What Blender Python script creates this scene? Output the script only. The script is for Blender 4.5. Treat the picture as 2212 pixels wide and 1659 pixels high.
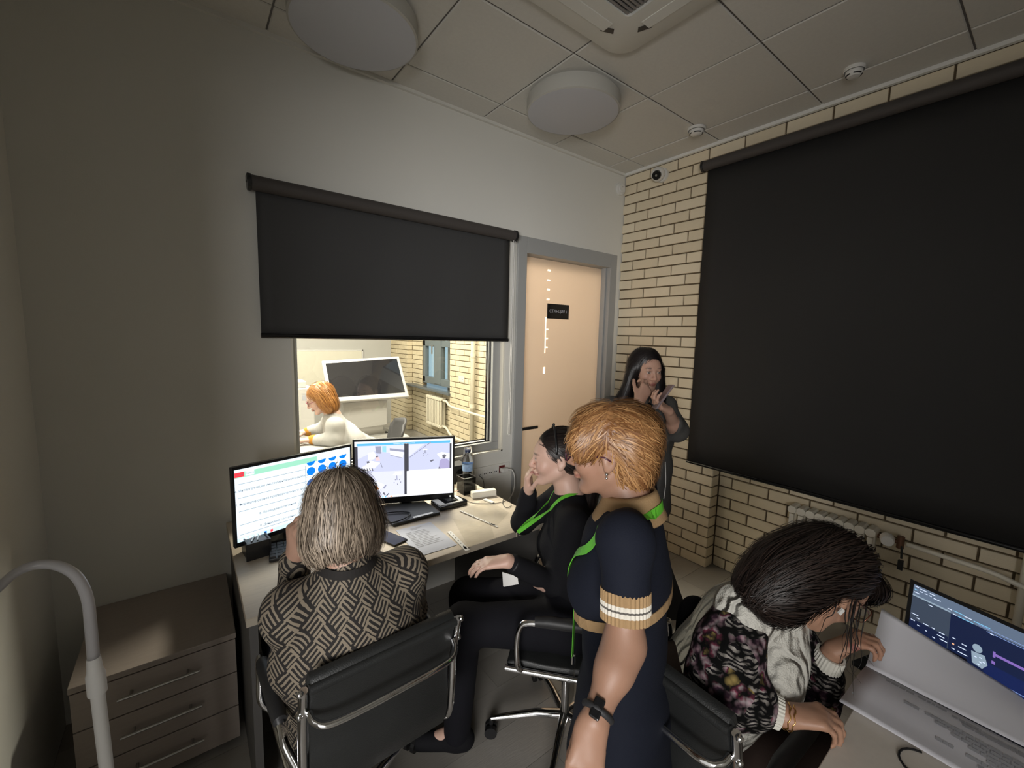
import bpy, bmesh, math, random
import numpy as np
from mathutils import Vector, Matrix
PI = math.pi
random.seed(7); RNG = np.random.default_rng(7)
C = bpy.context.scene.collection
for o in list(bpy.data.objects): bpy.data.objects.remove(o)
# ---------------------------------------------------------------- camera
YAW, PITCH, ROLL, FPX = 0.6546, -0.113, 0.025, 915.5
CAM = np.array([-2.9937, -2.4133, 1.688])
def _base():
    f = np.array([math.cos(PITCH)*math.sin(YAW), math.cos(PITCH)*math.cos(YAW), math.sin(PITCH)])
    r = np.cross(f, [0, 0, 1]); r /= np.linalg.norm(r); u = np.cross(r, f)
    return math.cos(ROLL)*r+math.sin(ROLL)*u, -math.sin(ROLL)*r+math.cos(ROLL)*u, f
CR, CU, CF = _base()
def at(px, py, d):
    """a point of the room seen at photo pixel (px, py) at depth d metres"""
    return CAM + (CF + CR*(px-1106)/FPX + CU*(829.5-py)/FPX)*d
def on(px, py, ax, v):
    d = CF + CR*(px-1106)/FPX + CU*(829.5-py)/FPX
    return CAM + d*((v-CAM[ax])/d[ax])
cd = bpy.data.cameras.new('camera'); cam = bpy.data.objects.new('camera', cd); C.objects.link(cam)
cam.matrix_world = Matrix(((CR[0], CU[0], -CF[0], CAM[0]), (CR[1], CU[1], -CF[1], CAM[1]), (CR[2], CU[2], -CF[2], CAM[2]), (0, 0, 0, 1)))
cd.sensor_fit = 'HORIZONTAL'; cd.sensor_width = 36; cd.lens = 36*FPX/2212; cd.clip_start = 0.02
bpy.context.scene.camera = cam
# ---------------------------------------------------------------- world, light, exposure
W = bpy.data.worlds.new('world'); bpy.context.scene.world = W; W.use_nodes = True
bg = W.node_tree.nodes['Background']; bg.inputs[0].default_value = (0.82, 0.80, 0.76, 1); bg.inputs[1].default_value = 0.5
vs = bpy.context.scene.view_settings
vs.view_transform = 'Standard'; vs.look = 'None'; vs.gamma = 1; vs.exposure = 0.6
vs.use_curve_mapping = False
def area(name, loc, size, power, col, rot=(0, 0, 0), shape='RECTANGLE'):
    l = bpy.data.lights.new(name, 'AREA'); l.energy = power; l.color = col; l.shape = shape
    l.size = size[0]; l.size_y = size[1]
    o = bpy.data.objects.new(name, l); C.objects.link(o); o.location = loc; o.rotation_euler = rot
    return o
# ceiling lights that are switched on in the room beyond the glass
for i, (x, y) in enumerate([(-2.6, 1.3), (-0.9, 1.0), (-2.6, 3.2), (-1.2, 3.2)]):
    area('beyond_ceiling_light', (x, y, 2.98), (0.55, 0.55), 92, (1.0, 0.92, 0.78), shape='DISK')
fill_lamp = area('added_fill_light', (-4.9, -4.2, 1.75), (1.7, 1.2), 33, (1.0, 0.98, 0.96))   # added fill for the brick corner, shining in through an added opening behind the camera
fill_lamp.rotation_euler = Vector((4.3, 4.3, 0.15)).to_track_quat('-Z', 'Y').to_euler(); fill_lamp.data.spread = math.radians(92)
CEIL = 3.057
# ---------------------------------------------------------------- materials
def nmat(name):
    m = bpy.data.materials.new(name); m.use_nodes = True
    nt = m.node_tree; b = nt.nodes['Principled BSDF']
    return m, nt, b
def mat(name, col, rough=0.6, metal=0.0, noise=0.0, nscale=20.0, bump=0.0, bscale=80.0, spec=0.5, alpha=1.0, trans=0.0, sheen=0.0, stretch=None, coat=0.0):
    m, nt, b = nmat(name)
    b.inputs['Base Color'].default_value = (*col, 1); b.inputs['Roughness'].default_value = rough
    b.inputs['Metallic'].default_value = metal; b.inputs['Specular IOR Level'].default_value = spec
    b.inputs['Alpha'].default_value = alpha; b.inputs['Transmission Weight'].default_value = trans
    if sheen: b.inputs['Sheen Weight'].default_value = sheen
    if coat: b.inputs['Coat Weight'].default_value = coat
    tc = nt.nodes.new('ShaderNodeTexCoord'); src = tc.outputs['Object']
    if stretch:
        mp = nt.nodes.new('ShaderNodeMapping'); mp.inputs['Scale'].default_value = stretch
        nt.links.new(src, mp.inputs[0]); src = mp.outputs[0]
    if noise:
        n = nt.nodes.new('ShaderNodeTexNoise'); n.inputs['Scale'].default_value = nscale; n.inputs['Detail'].default_value = 5
        nt.links.new(src, n.inputs['Vector'])
        mx = nt.nodes.new('ShaderNodeMix'); mx.data_type = 'RGBA'
        mx.inputs[6].default_value = (*[max(0, c*(1-noise)) for c in col], 1)
        mx.inputs[7].default_value = (*[min(1, c*(1+noise)) for c in col], 1)
        nt.links.new(n.outputs['Fac'], mx.inputs[0]); nt.links.new(mx.outputs[2], b.inputs['Base Color'])
    if bump:
        n = nt.nodes.new('ShaderNodeTexNoise'); n.inputs['Scale'].default_value = bscale; n.inputs['Detail'].default_value = 4
        nt.links.new(src, n.inputs['Vector'])
        bp = nt.nodes.new('ShaderNodeBump'); bp.inputs['Strength'].default_value = bump; bp.inputs['Distance'].default_value = 0.004
        nt.links.new(n.outputs['Fac'], bp.inputs['Height']); nt.links.new(bp.outputs[0], b.inputs['Normal'])
    return m
def emat(name, col, s=1.0):
    m, nt, b = nmat(name)
    b.inputs['Base Color'].default_value = (0.01, 0.01, 0.01, 1); b.inputs['Roughness'].default_value = 0.3
    b.inputs['Emission Color'].default_value = (*col, 1); b.inputs['Emission Strength'].default_value = s
    return m
def rgb(h):
    v = [int(h[i:i+2], 16)/255 for i in (0, 2, 4)]
    return tuple(c/12.92 if c <= .04045 else ((c+.055)/1.055)**2.4 for c in v)
M = {}
M['wall'] = mat('painted_wall', (0.74, 0.73, 0.68), 0.8, bump=0.08, bscale=220)
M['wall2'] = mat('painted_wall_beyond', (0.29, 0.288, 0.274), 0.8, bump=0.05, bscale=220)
M['wall3'] = mat('bright_wall_beyond', (0.85, 0.83, 0.77), 0.8)
M['tile'] = mat('ceiling_tile', (0.68, 0.665, 0.62), 0.9, noise=0.06, nscale=60, bump=0.15, bscale=260)
M['grid'] = mat('ceiling_grid', (0.16, 0.15, 0.14), 0.7)
M['mortar'] = mat('mortar', (0.13, 0.095, 0.055), 0.95, noise=0.25, nscale=50)
def brick_mat(name, c1, c2):
    m, nt, b = nmat(name); b.inputs['Roughness'].default_value = 0.75
    oi = nt.nodes.new('ShaderNodeObjectInfo'); tc = nt.nodes.new('ShaderNodeTexCoord')
    n = nt.nodes.new('ShaderNodeTexNoise'); n.inputs['Scale'].default_value = 35; n.inputs['Detail'].default_value = 6
    nt.links.new(tc.outputs['Object'], n.inputs['Vector'])
    ad = nt.nodes.new('ShaderNodeMath'); ad.operation = 'MULTIPLY_ADD'; ad.inputs[1].default_value = 0.75
    nt.links.new(oi.outputs['Random'], ad.inputs[0])
    m2 = nt.nodes.new('ShaderNodeMath'); m2.operation = 'MULTIPLY'; m2.inputs[1].default_value = 0.35
    nt.links.new(n.outputs['Fac'], m2.inputs[0]); nt.links.new(m2.outputs[0], ad.inputs[2])
    mx = nt.nodes.new('ShaderNodeMix'); mx.data_type = 'RGBA'; mx.inputs[6].default_value = (*c1, 1); mx.inputs[7].default_value = (*c2, 1)
    nt.links.new(ad.outputs[0], mx.inputs[0]); nt.links.new(mx.outputs[2], b.inputs['Base Color'])
    bp = nt.nodes.new('ShaderNodeBump'); bp.inputs['Strength'].default_value = 0.25; bp.inputs['Distance'].default_value = 0.003
    n2 = nt.nodes.new('ShaderNodeTexNoise'); n2.inputs['Scale'].default_value = 140
    nt.links.new(tc.outputs['Object'], n2.inputs['Vector']); nt.links.new(n2.outputs['Fac'], bp.inputs['Height']); nt.links.new(bp.outputs[0], b.inputs['Normal'])
    return m
M['brick'] = brick_mat('brick', (0.70, 0.60, 0.43), (0.82, 0.72, 0.54))
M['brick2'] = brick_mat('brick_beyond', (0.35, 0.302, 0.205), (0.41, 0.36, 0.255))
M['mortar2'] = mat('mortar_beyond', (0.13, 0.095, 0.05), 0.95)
def plank_mat(name, c1, c2):
    m = brick_mat(name, c1, c2); nt = m.node_tree
    for n in nt.nodes:
        if n.type == 'TEX_NOISE': 
            mp = nt.nodes.new('ShaderNodeMapping'); mp.inputs['Scale'].default_value = (0.15, 1.2, 1)
            tc = [k for k in nt.nodes if k.type == 'TEX_COORD'][0]
            nt.links.new(tc.outputs['Object'], mp.inputs[0]); nt.links.new(mp.outputs[0], n.inputs['Vector'])
    nt.nodes['Principled BSDF'].inputs['Roughness'].default_value = 0.38
    return m
M['plank'] = plank_mat('floor_plank', (0.30, 0.28, 0.25), (0.38, 0.355, 0.32))
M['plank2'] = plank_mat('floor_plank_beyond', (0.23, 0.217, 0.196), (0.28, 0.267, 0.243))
M['gap'] = mat('floor_gap', (0.08, 0.075, 0.07), 0.9)
M['blind'] = mat('blackout_fabric', (0.016, 0.0155, 0.0155), 0.75, noise=0.1, nscale=300, bump=0.1, bscale=900)
M['blind2'] = mat('blackout_fabric_grey', (0.045, 0.045, 0.0455), 0.75, noise=0.1, nscale=300, bump=0.1, bscale=900)
M['blindtube'] = mat('blind_roll_fabric', (0.062, 0.054, 0.050), 0.7, bump=0.1, bscale=700)
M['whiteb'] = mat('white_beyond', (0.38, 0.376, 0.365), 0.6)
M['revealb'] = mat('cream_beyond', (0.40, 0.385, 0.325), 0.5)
M['black'] = mat('black_plastic', (0.012, 0.012, 0.013), 0.35)
M['blackm'] = mat('black_matt_plastic', (0.02, 0.02, 0.022), 0.6, bump=0.05)
M['gloss'] = mat('glossy_black', (0.008, 0.008, 0.009), 0.12)
M['white'] = mat('white_plastic', (0.75, 0.74, 0.71), 0.4)
M['whitem'] = mat('white_matt', (0.80, 0.79, 0.76), 0.7)
M['frame'] = mat('grey_painted_frame', (0.36, 0.365, 0.36), 0.5, bump=0.04)
M['casing'] = mat('grey_casing', (0.20, 0.20, 0.185), 0.6)
M['reveal'] = mat('white_reveal', (0.78, 0.75, 0.66), 0.6)
M['chrome'] = mat('chrome', (0.85, 0.85, 0.86), 0.09, metal=1.0)
M['steel'] = mat('brushed_steel', (0.45, 0.44, 0.42), 0.3, metal=1.0)
M['leather'] = mat('black_leather', (0.016, 0.017, 0.017), 0.42, noise=0.2, nscale=14, bump=0.25, bscale=350)
M['padblack'] = mat('black_pad', (0.02, 0.02, 0.021), 0.5, bump=0.1)
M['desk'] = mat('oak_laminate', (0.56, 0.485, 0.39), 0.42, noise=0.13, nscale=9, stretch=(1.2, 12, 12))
M['deskedge'] = mat('oak_edge', (0.50, 0.44, 0.35), 0.5, noise=0.08, nscale=30)
M['deskside'] = mat('grey_side_panel', (0.10, 0.095, 0.09), 0.6)
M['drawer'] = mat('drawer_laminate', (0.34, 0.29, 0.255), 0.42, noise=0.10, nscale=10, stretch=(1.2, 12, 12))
M['paper'] = mat('paper', (0.50, 0.52, 0.60), 0.8, bump=0.03, bscale=40)
M['page'] = mat('booklet_paper', (0.76, 0.76, 0.82), 0.8, bump=0.03, bscale=40)
M['print'] = mat('grey_print', (0.30, 0.31, 0.35), 0.8)
M['printl'] = mat('pale_print', (0.45, 0.46, 0.50), 0.8)
M['rad'] = mat('radiator_enamel', (0.80, 0.76, 0.66), 0.4)
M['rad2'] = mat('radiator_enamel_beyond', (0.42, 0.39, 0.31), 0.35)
M['green'] = mat('green_ribbon', (0.12, 0.50, 0.035), 0.55, bump=0.15, bscale=600)
M['shade'] = mat('lamp_diffuser_off', (0.55, 0.56, 0.60), 0.6)
M['shade_side'] = mat('lamp_drum', (0.50, 0.49, 0.45), 0.6)
M['clear'] = mat('clear_plastic', (0.9, 0.92, 0.95), 0.06, trans=1.0, spec=0.5)
M['clear'].node_tree.nodes['Principled BSDF'].inputs['IOR'].default_value = 1.2
def glassmat(name, tint, refl=1.0, rough=0.0):
    m = bpy.data.materials.new(name); m.use_nodes = True; nt = m.node_tree
    for n in list(nt.nodes):
        if n.type != 'OUTPUT_MATERIAL': nt.nodes.remove(n)
    out = [n for n in nt.nodes if n.type == 'OUTPUT_MATERIAL'][0]
    t = nt.nodes.new('ShaderNodeBsdfTransparent'); t.inputs[0].default_value = (*tint, 1)
    g = nt.nodes.new('ShaderNodeBsdfGlossy'); g.inputs['Roughness'].default_value = rough
    lw = nt.nodes.new('ShaderNodeLayerWeight'); lw.inputs['Blend'].default_value = 0.5; pw = nt.nodes.new('ShaderNodeMath'); pw.operation = 'POWER'; pw.inputs[1].default_value = 4
    fr = nt.nodes.new('ShaderNodeMath'); fr.operation = 'MULTIPLY_ADD'; fr.inputs[1].default_value = 0.6; fr.inputs[2].default_value = ((refl-1)/(refl+1))**2*refl
    nt.links.new(lw.outputs['Facing'], pw.inputs[0]); nt.links.new(pw.outputs[0], fr.inputs[0])
    mx = nt.nodes.new('ShaderNodeMixShader')
    nt.links.new(fr.outputs[0], mx.inputs[0]); nt.links.new(t.outputs[0], mx.inputs[1]); nt.links.new(g.outputs[0], mx.inputs[2]); nt.links.new(mx.outputs[0], out.inputs[0])
    return m
M['glass'] = glassmat('window_glass', (0.96, 0.97, 0.95), 1.5)
M['film'] = glassmat('clear_film', (0.93, 0.93, 0.92), 1.22, 0.16)
M['lens'] = glassmat('spectacle_lens', (0.92, 0.92, 0.92), 1.4)
# ---------------------------------------------------------------- mesh builder
class MB:
    def __init__(s): s.v = []; s.f = []; s.mi = []; s.n = 0
    def add(s, v, f, mi=0):
        v = np.asarray(v, float).reshape(-1, 3); s.v.append(v)
        for q in f: s.f.append([i+s.n for i in q]); s.mi.append(mi)
        s.n += len(v); return s
    def box(s, c, size, R=None, mi=0):
        h = np.array(size)/2; P = np.array([[x, y, z] for x in (-1, 1) for y in (-1, 1) for z in (-1, 1)])*h
        if R is not None: P = P @ np.asarray(R).T
        return s.add(P+np.asarray(c), [(0, 1, 3, 2), (4, 6, 7, 5), (0, 4, 5, 1), (2, 3, 7, 6), (0, 2, 6, 4), (1, 5, 7, 3)], mi)
    def b2(s, lo, hi, mi=0):
        lo = np.array(lo, float); hi = np.array(hi, float); return s.box((lo+hi)/2, hi-lo, None, mi)
    def quad(s, a, b, c, d, mi=0): return s.add([a, b, c, d], [(0, 1, 2, 3)], mi)
    def tube(s, pts, r, n=10, cap=True, mi=0, closed=False):
        P = np.asarray(pts, float); m = len(P); r = np.broadcast_to(np.asarray(r, float), (m,))
        T = np.gradient(P, axis=0) if not closed else np.roll(P, -1, 0)-np.roll(P, 1, 0)
        T /= np.linalg.norm(T, axis=1)[:, None]+1e-12
        up = np.array([0, 0, 1.]) if abs(T[0][2]) < .9 else np.array([1., 0, 0])
        u = np.cross(T[0], up); u /= np.linalg.norm(u); V = []
        for i in range(m):
            u = u-T[i]*(u@T[i]); u /= np.linalg.norm(u)+1e-12; w = np.cross(T[i], u)
            a = np.arange(n)*2*PI/n
            V.append(P[i]+r[i]*(np.cos(a)[:, None]*u+np.sin(a)[:, None]*w))
        F = []
        for i in range(m if closed else m-1):
            j = (i+1) % m
            for k in range(n): F.append((i*n+k, i*n+(k+1) % n, j*n+(k+1) % n, j*n+k))
        if cap and not closed: F.append(tuple(range(n-1, -1, -1))); F.append(tuple((m-1)*n+k for k in range(n)))
        return s.add(np.concatenate(V), F, mi)
    def cyl(s, a, b, r, n=24, mi=0, r2=None):
        a = np.asarray(a, float); b = np.asarray(b, float); return s.tube([a, b], [r, r if r2 is None else r2], n, True, mi)
    def lathe(s, prof, c=(0, 0, 0), n=32, mi=0, R=None, sx=1, sy=1):
        V = []; m = len(prof)
        for r, z in prof:
            a = np.arange(n)*2*PI/n; V.append(np.stack([r*np.cos(a)*sx, r*np.sin(a)*sy, np.full(n, z)], -1))
        V = np.concatenate(V)
        if R is not None: V = V @ np.asarray(R).T
        F = [(i*n+k, i*n+(k+1) % n, (i+1)*n+(k+1) % n, (i+1)*n+k) for i in range(m-1) for k in range(n)]
        return s.add(V+np.asarray(c), F, mi)
    def prism(s, poly, o, ux, uy, h, mi=0):
        """polygon (2D) in the plane o+x*ux+y*uy, extruded along the normal by h (centred on 0..h)"""
        o, ux, uy = [np.asarray(k, float) for k in (o, ux, uy)]; nz = np.cross(ux, uy); n = len(poly)
        P = np.array([o+x*ux+y*uy for x, y in poly]); V = np.concatenate([P, P+nz*h])
        F = [tuple(range(n-1, -1, -1)), tuple(range(n, 2*n))]+[(i, (i+1) % n, n+(i+1) % n, n+i) for i in range(n)]
        return s.add(V, F, mi)
    def ribbon(s, pts, nrm, w, mi=0, t=0.0015):
        """flat band of width w along pts, nrm = surface normals"""
        P = np.asarray(pts, float); N = np.asarray(nrm, float); T = np.gradient(P, axis=0)
        B = np.cross(T, N); B /= np.linalg.norm(B, axis=1)[:, None]+1e-12; N = N/np.linalg.norm(N, axis=1)[:, None]
        V = np.stack([P-B*w/2, P+B*w/2, P+B*w/2+N*t, P-B*w/2+N*t], 1).reshape(-1, 3); F = []
        for i in range(len(P)-1):
            a = i*4; b = a+4
            for k in range(4): F.append((a+k, a+(k+1) % 4, b+(k+1) % 4, b+k))
        F += [(3, 2, 1, 0), tuple((len(P)-1)*4+k for k in range(4))]
        return s.add(V, F, mi)
    def sphere(s, c, r, n=16, mi=0, R=None):
        r = np.broadcast_to(np.asarray(r, float), (3,)); m = n//2; V = []; F = []
        for i in range(m+1):
            t = PI*i/m
            for k in range(n): a = 2*PI*k/n; V.append((r[0]*math.sin(t)*math.cos(a), r[1]*math.sin(t)*math.sin(a), r[2]*math.cos(t)))
        for i in range(m):
            for k in range(n): F.append((i*n+k, (i+1)*n+k, (i+1)*n+(k+1) % n, i*n+(k+1) % n))
        V = np.array(V)
        if R is not None: V = V @ np.asarray(R).T
        return s.add(V+np.asarray(c), F, mi)
def arc(c, r, a0, a1, n=10, ax=(1, 0, 0), ay=(0, 0, 1)):
    ax = np.array(ax, float); ay = np.array(ay, float); c = np.array(c, float)
    return [c+r*(math.cos(a)*ax+math.sin(a)*ay) for a in np.linspace(a0, a1, n)]
def spline(P, n=8):
    P = np.asarray(P, float); Q = np.vstack([2*P[0]-P[1], P, 2*P[-1]-P[-2]]); out = []
    for i in range(1, len(Q)-2):
        for t in np.linspace(0, 1, n, endpoint=False):
            a, b, c, d = Q[i-1], Q[i], Q[i+1], Q[i+2]
            out.append(.5*((2*b)+(-a+c)*t+(2*a-5*b+4*c-d)*t*t+(-a+3*b-3*c+d)*t**3))
    out.append(P[-1]); return np.array(out)
def link_mesh(name, V, F, mats, mi=None, parent=None, smooth=False, bevel=0, world=True, weld=False):
    me = bpy.data.meshes.new(name); me.from_pydata(V.tolist() if hasattr(V, 'tolist') else V, [], F if isinstance(F, list) else F.tolist())
    if not isinstance(mats, (list, tuple)): mats = [mats]
    for m in mats: me.materials.append(m)
    if mi is not None and len(mats) > 1: me.polygons.foreach_set('material_index', mi)
    if weld or bevel or smooth:
        bm = bmesh.new(); bm.from_mesh(me)
        if weld: bmesh.ops.remove_doubles(bm, verts=bm.verts, dist=1e-5)
        bmesh.ops.recalc_face_normals(bm, faces=bm.faces); bm.to_mesh(me); bm.free()
    if smooth: me.polygons.foreach_set('use_smooth', [True]*len(me.polygons))
    me.update()
    o = bpy.data.objects.new(name, me); C.objects.link(o)
    if parent is not None: o.parent = parent
    if bevel:
        md = o.modifiers.new('bevel', 'BEVEL'); md.width = bevel; md.segments = 2; md.limit_method = 'ANGLE'; md.angle_limit = math.radians(40)
        try: md.harden_normals = False
        except Exception: pass
    if smooth == 'auto':
        md = o.modifiers.new('n', 'EDGE_SPLIT'); md.split_angle = math.radians(38)
    return o
def root_of(o):
    while o.parent is not None: o = o.parent
    return o
def obj(name, mb, mats, parent=None, smooth=False, bevel=0, label=None, local=False):
    """links a builder as one mesh. Coordinates are world coordinates unless local: the parent thing's place is taken off"""
    V = np.concatenate(mb.v)
    if parent is not None and not local:
        V = V-np.array(root_of(parent).location)
    o = link_mesh(name, V, mb.f, mats, mb.mi, parent, smooth, bevel)
    if label: o['label'] = label
    return o
def tag(o, label=None, cat=None, group=None, kind=None):
    if label: o['label'] = label
    if cat: o['category'] = cat
    if group: o['group'] = group
    if kind: o['kind'] = kind
    return o
def thing(name, label, cat, loc=(0, 0, 0), rz=0, group=None):
    o = bpy.data.objects.new(name, None); C.objects.link(o); o.location = [float(k) for k in loc]; o.rotation_euler = (0, 0, rz)
    o.empty_display_size = 0.1
    return tag(o, label, cat, group)
def struct(name, mb, mats, parent=None, **k):
    o = obj(name, mb, mats, parent, **k)
    if parent is None: o['kind'] = 'structure'
    return o
def copy_tree(o, parent=None):
    c = o.copy(); C.objects.link(c); c.parent = parent
    for ch in list(o.children): copy_tree(ch, c)
    return c
def text_mb(s, size, o, ux, uy, off=0.0008, mb=None, mi=0, align='CENTER', shear=1.0):
    """lettering as flat mesh"""
    cu = bpy.data.curves.new('t', 'FONT'); cu.body = s; cu.size = size; cu.align_x = align; cu.align_y = 'CENTER'; cu.resolution_u = 2
    t = bpy.data.objects.new('t', cu); C.objects.link(t); dg = bpy.context.evaluated_depsgraph_get(); me = t.evaluated_get(dg).to_mesh()
    V = np.array([v.co[:] for v in me.vertices]).reshape(-1, 3); F = [tuple(p.vertices) for p in me.polygons]
    t.evaluated_get(dg).to_mesh_clear(); bpy.data.objects.remove(t); bpy.data.curves.remove(cu)
    mb = mb or MB()
    if len(V):
        o, ux, uy = [np.asarray(k, float) for k in (o, ux, uy)]; nz = np.cross(ux, uy)
        mb.add(o+V[:, :1]*ux*shear+V[:, 1:2]*uy+nz*off, F, mi)
    return mb
# ---------------------------------------------------------------- implicit surfaces for people, clothes and hair
def nrm(v): v = np.asarray(v, float); return v/(np.linalg.norm(v)+1e-12)
class Pr:
    """one primitive: cap (tapered capsule, optionally flattened by frame R and scale s) or ell (ellipsoid)"""
    def __init__(s, kind, a, b=None, ra=0, rb=0, k=0.02, op='+', R=None, sc=None, seg=0):
        s.kind = kind; s.a = np.asarray(a, float); s.b = None if b is None else np.asarray(b, float)
        s.ra = ra; s.rb = rb; s.k = k; s.op = op; s.R = None if R is None else np.asarray(R, float); s.sc = None if sc is None else np.asarray(sc, float)
    def d(s, P):
        if s.kind == 'cap':
            if s.R is not None:
                Q = (P-s.a) @ s.R; B = (s.b-s.a) @ s.R; Q = Q/s.sc; B = B/s.sc; m = float(s.sc.min())
            else: Q = P-s.a; B = s.b-s.a; m = 1.0
            t = np.clip((Q @ B)/(B @ B+1e-12), 0, 1)
            return (np.linalg.norm(Q-t[..., None]*B, axis=-1)-(s.ra+(s.rb-s.ra)*t))*m
        if s.kind == 'ell':
            Q = P-s.a
            if s.R is not None: Q = Q @ s.R
            q = Q/s.sc; k0 = np.linalg.norm(q, axis=-1); k1 = np.linalg.norm(q/s.sc, axis=-1)+1e-9
            return np.where(k0 < 1e-6, -s.sc.min(), k0*(k0-1)/k1)
        if s.kind == 'pl': return (P-s.a) @ s.b      # half space, inside where (p-a).b<0
    def bounds(s):
        if s.kind == 'cap':
            r = max(s.ra, s.rb)*(1 if s.sc is None else s.sc.max()); return np.minimum(s.a, s.b)-r, np.maximum(s.a, s.b)+r
        r = s.sc.max(); return s.a-r, s.a+r
def cap(a, b, ra, rb=None, k=0.02, op='+', R=None, sc=None): return Pr('cap', a, b, ra, ra if rb is None else rb, k, op, R, sc)
def ell(c, r, k=0.02, op='+', R=None): return Pr('ell', c, k=k, op=op, R=R, sc=np.broadcast_to(np.asarray(r, float), (3,)).copy())
def cut(p, n): return Pr('pl', p, n, k=0.002, op='&')
def chain(pts, rs, k=0.02, op='+', **kw): return [cap(pts[i], pts[i+1], rs[i], rs[i+1], k, op, **kw) for i in range(len(pts)-1)]
def comb(D, d, p):
    k = p.k
    if p.op == '+':
        h = np.clip(.5+.5*(d-D)/k, 0, 1); return d*(1-h)+D*h-k*h*(1-h)
    if p.op == '-':
        h = np.clip(.5-.5*(D+d)/k, 0, 1); return D*(1-h)+(-d)*h+k*h*(1-h)
    h = np.clip(.5-.5*(D-d)/k, 0, 1); return D*h+d*(1-h)+k*h*(1-h) if False else np.maximum(D, d)
def sdf(prims, P):
    D = np.full(P.shape[:-1], 1.0)
    for p in prims: D = comb(D, p.d(P), p)
    return D
def sdf_mesh(prims, res=0.006, B=8):
    pos = [p for p in prims if p.op == '+']; lo = np.min([p.bounds()[0] for p in pos], 0)-3*res; hi = np.max([p.bounds()[1] for p in pos], 0)+3*res
    for p in prims:                      # axis-aligned trimming by cut planes
        if p.op == '&':
            ax = int(np.argmax(np.abs(p.b)))
            if abs(p.b[ax]) > .999:
                if p.b[ax] > 0: hi[ax] = min(hi[ax], p.a[ax]+3*res)
                else: lo[ax] = max(lo[ax], p.a[ax]-3*res)
    nb = np.ceil((hi-lo)/(res*B)).astype(int); st = res*B
    g = np.stack(np.meshgrid(*[np.arange(n) for n in nb], indexing='ij'), -1).reshape(-1, 3)
    cen = lo+(g+.5)*st; hd = st*math.sqrt(3)/2
    Dc = np.full(len(cen), 1.0); near = []
    for p in prims:
        d = p.d(cen); Dc = comb(Dc, d, p); near.append(d)
    act = np.abs(Dc) < hd*1.35+0.02
    N = nb*B+1; V = np.ones(N, np.float32)
    ins = Dc < 0
    for i, j, k in g[ins & ~act]: V[i*B:(i+1)*B+1, j*B:(j+1)*B+1, k*B:(k+1)*B+1] = -1
    ga = g[act]; na = len(ga)
    l = np.arange(B+1); L = np.stack(np.meshgrid(l, l, l, indexing='ij'), -1).reshape(-1, 3)
    P = lo+(ga[:, None]*B+L[None])*res; D = np.full(P.shape[:2], 1.0)
    for p, dn in zip(prims, near):
        m = dn[act] < hd*1.6+p.k+0.03 if p.op != '&' else np.ones(na, bool)
        if m.any(): D[m] = comb(D[m], p.d(P[m]), p)
    D = D.reshape(na, B+1, B+1, B+1)
    for q, (i, j, k) in enumerate(ga): V[i*B:(i+1)*B+1, j*B:(j+1)*B+1, k*B:(k+1)*B+1] = D[q]
    V[0] = 1; V[-1] = 1; V[:, 0] = 1; V[:, -1] = 1; V[:, :, 0] = 1; V[:, :, -1] = 1
    S = V < 0
    cells = np.zeros([n-1 for n in N], np.int8)
    for a in (0, 1):
        for b in (0, 1):
            for c in (0, 1): cells += S[a:N[0]-1+a, b:N[1]-1+b, c:N[2]-1+c]
    idx = np.argwhere((cells > 0) & (cells < 8)); vid = np.full(cells.shape, -1, np.int64); vid[tuple(idx.T)] = np.arange(len(idx))
    acc = np.zeros((len(idx), 3)); cnt = np.zeros(len(idx))
    cor = [np.array(c) for c in ((0, 0, 0), (1, 0, 0), (0, 1, 0), (1, 1, 0), (0, 0, 1), (1, 0, 1), (0, 1, 1), (1, 1, 1))]
    for a, b in ((0, 1), (2, 3), (4, 5), (6, 7), (0, 2), (1, 3), (4, 6), (5, 7), (0, 4), (1, 5), (2, 6), (3, 7)):
        pa = idx+cor[a]; pb = idx+cor[b]; va = V[tuple(pa.T)]; vb = V[tuple(pb.T)]; m = (va < 0) != (vb < 0)
        t = va/(va-vb+1e-12); pt = pa+(pb-pa)*t[:, None]; acc[m] += pt[m]; cnt[m] += 1
    vert = lo+acc/cnt[:, None]*res; Q = []
    for ax in range(3):
        sl0 = [slice(None)]*3; sl1 = [slice(None)]*3; sl0[ax] = slice(0, -1); sl1[ax] = slice(1, None)
        s0 = S[tuple(sl0)]; s1 = S[tuple(sl1)]; e = np.argwhere(s0 != s1); o1, o2 = [(1, 2), (2, 0), (0, 1)][ax]
        e = e[(e[:, o1] > 0) & (e[:, o2] > 0)]; flip = s0[tuple(e.T)]
        d1 = np.zeros(3, int); d1[o1] = 1; d2 = np.zeros(3, int); d2[o2] = 1
        q = np.stack([vid[tuple((e-d1-d2).T)], vid[tuple((e-d2).T)], vid[tuple(e.T)], vid[tuple((e-d1).T)]], 1)
        q[~flip] = q[~flip][:, ::-1]; Q.append(q)
    Q = np.concatenate(Q); Q = Q[(Q >= 0).all(1)]
    return vert, Q
def grad(prims, P, e=0.002):
    G = np.zeros_like(P)
    for i in range(3):
        d = np.zeros(3); d[i] = e; G[..., i] = sdf(prims, P+d)-sdf(prims, P-d)
    return G/(np.linalg.norm(G, axis=-1, keepdims=True)+1e-9)
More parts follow.
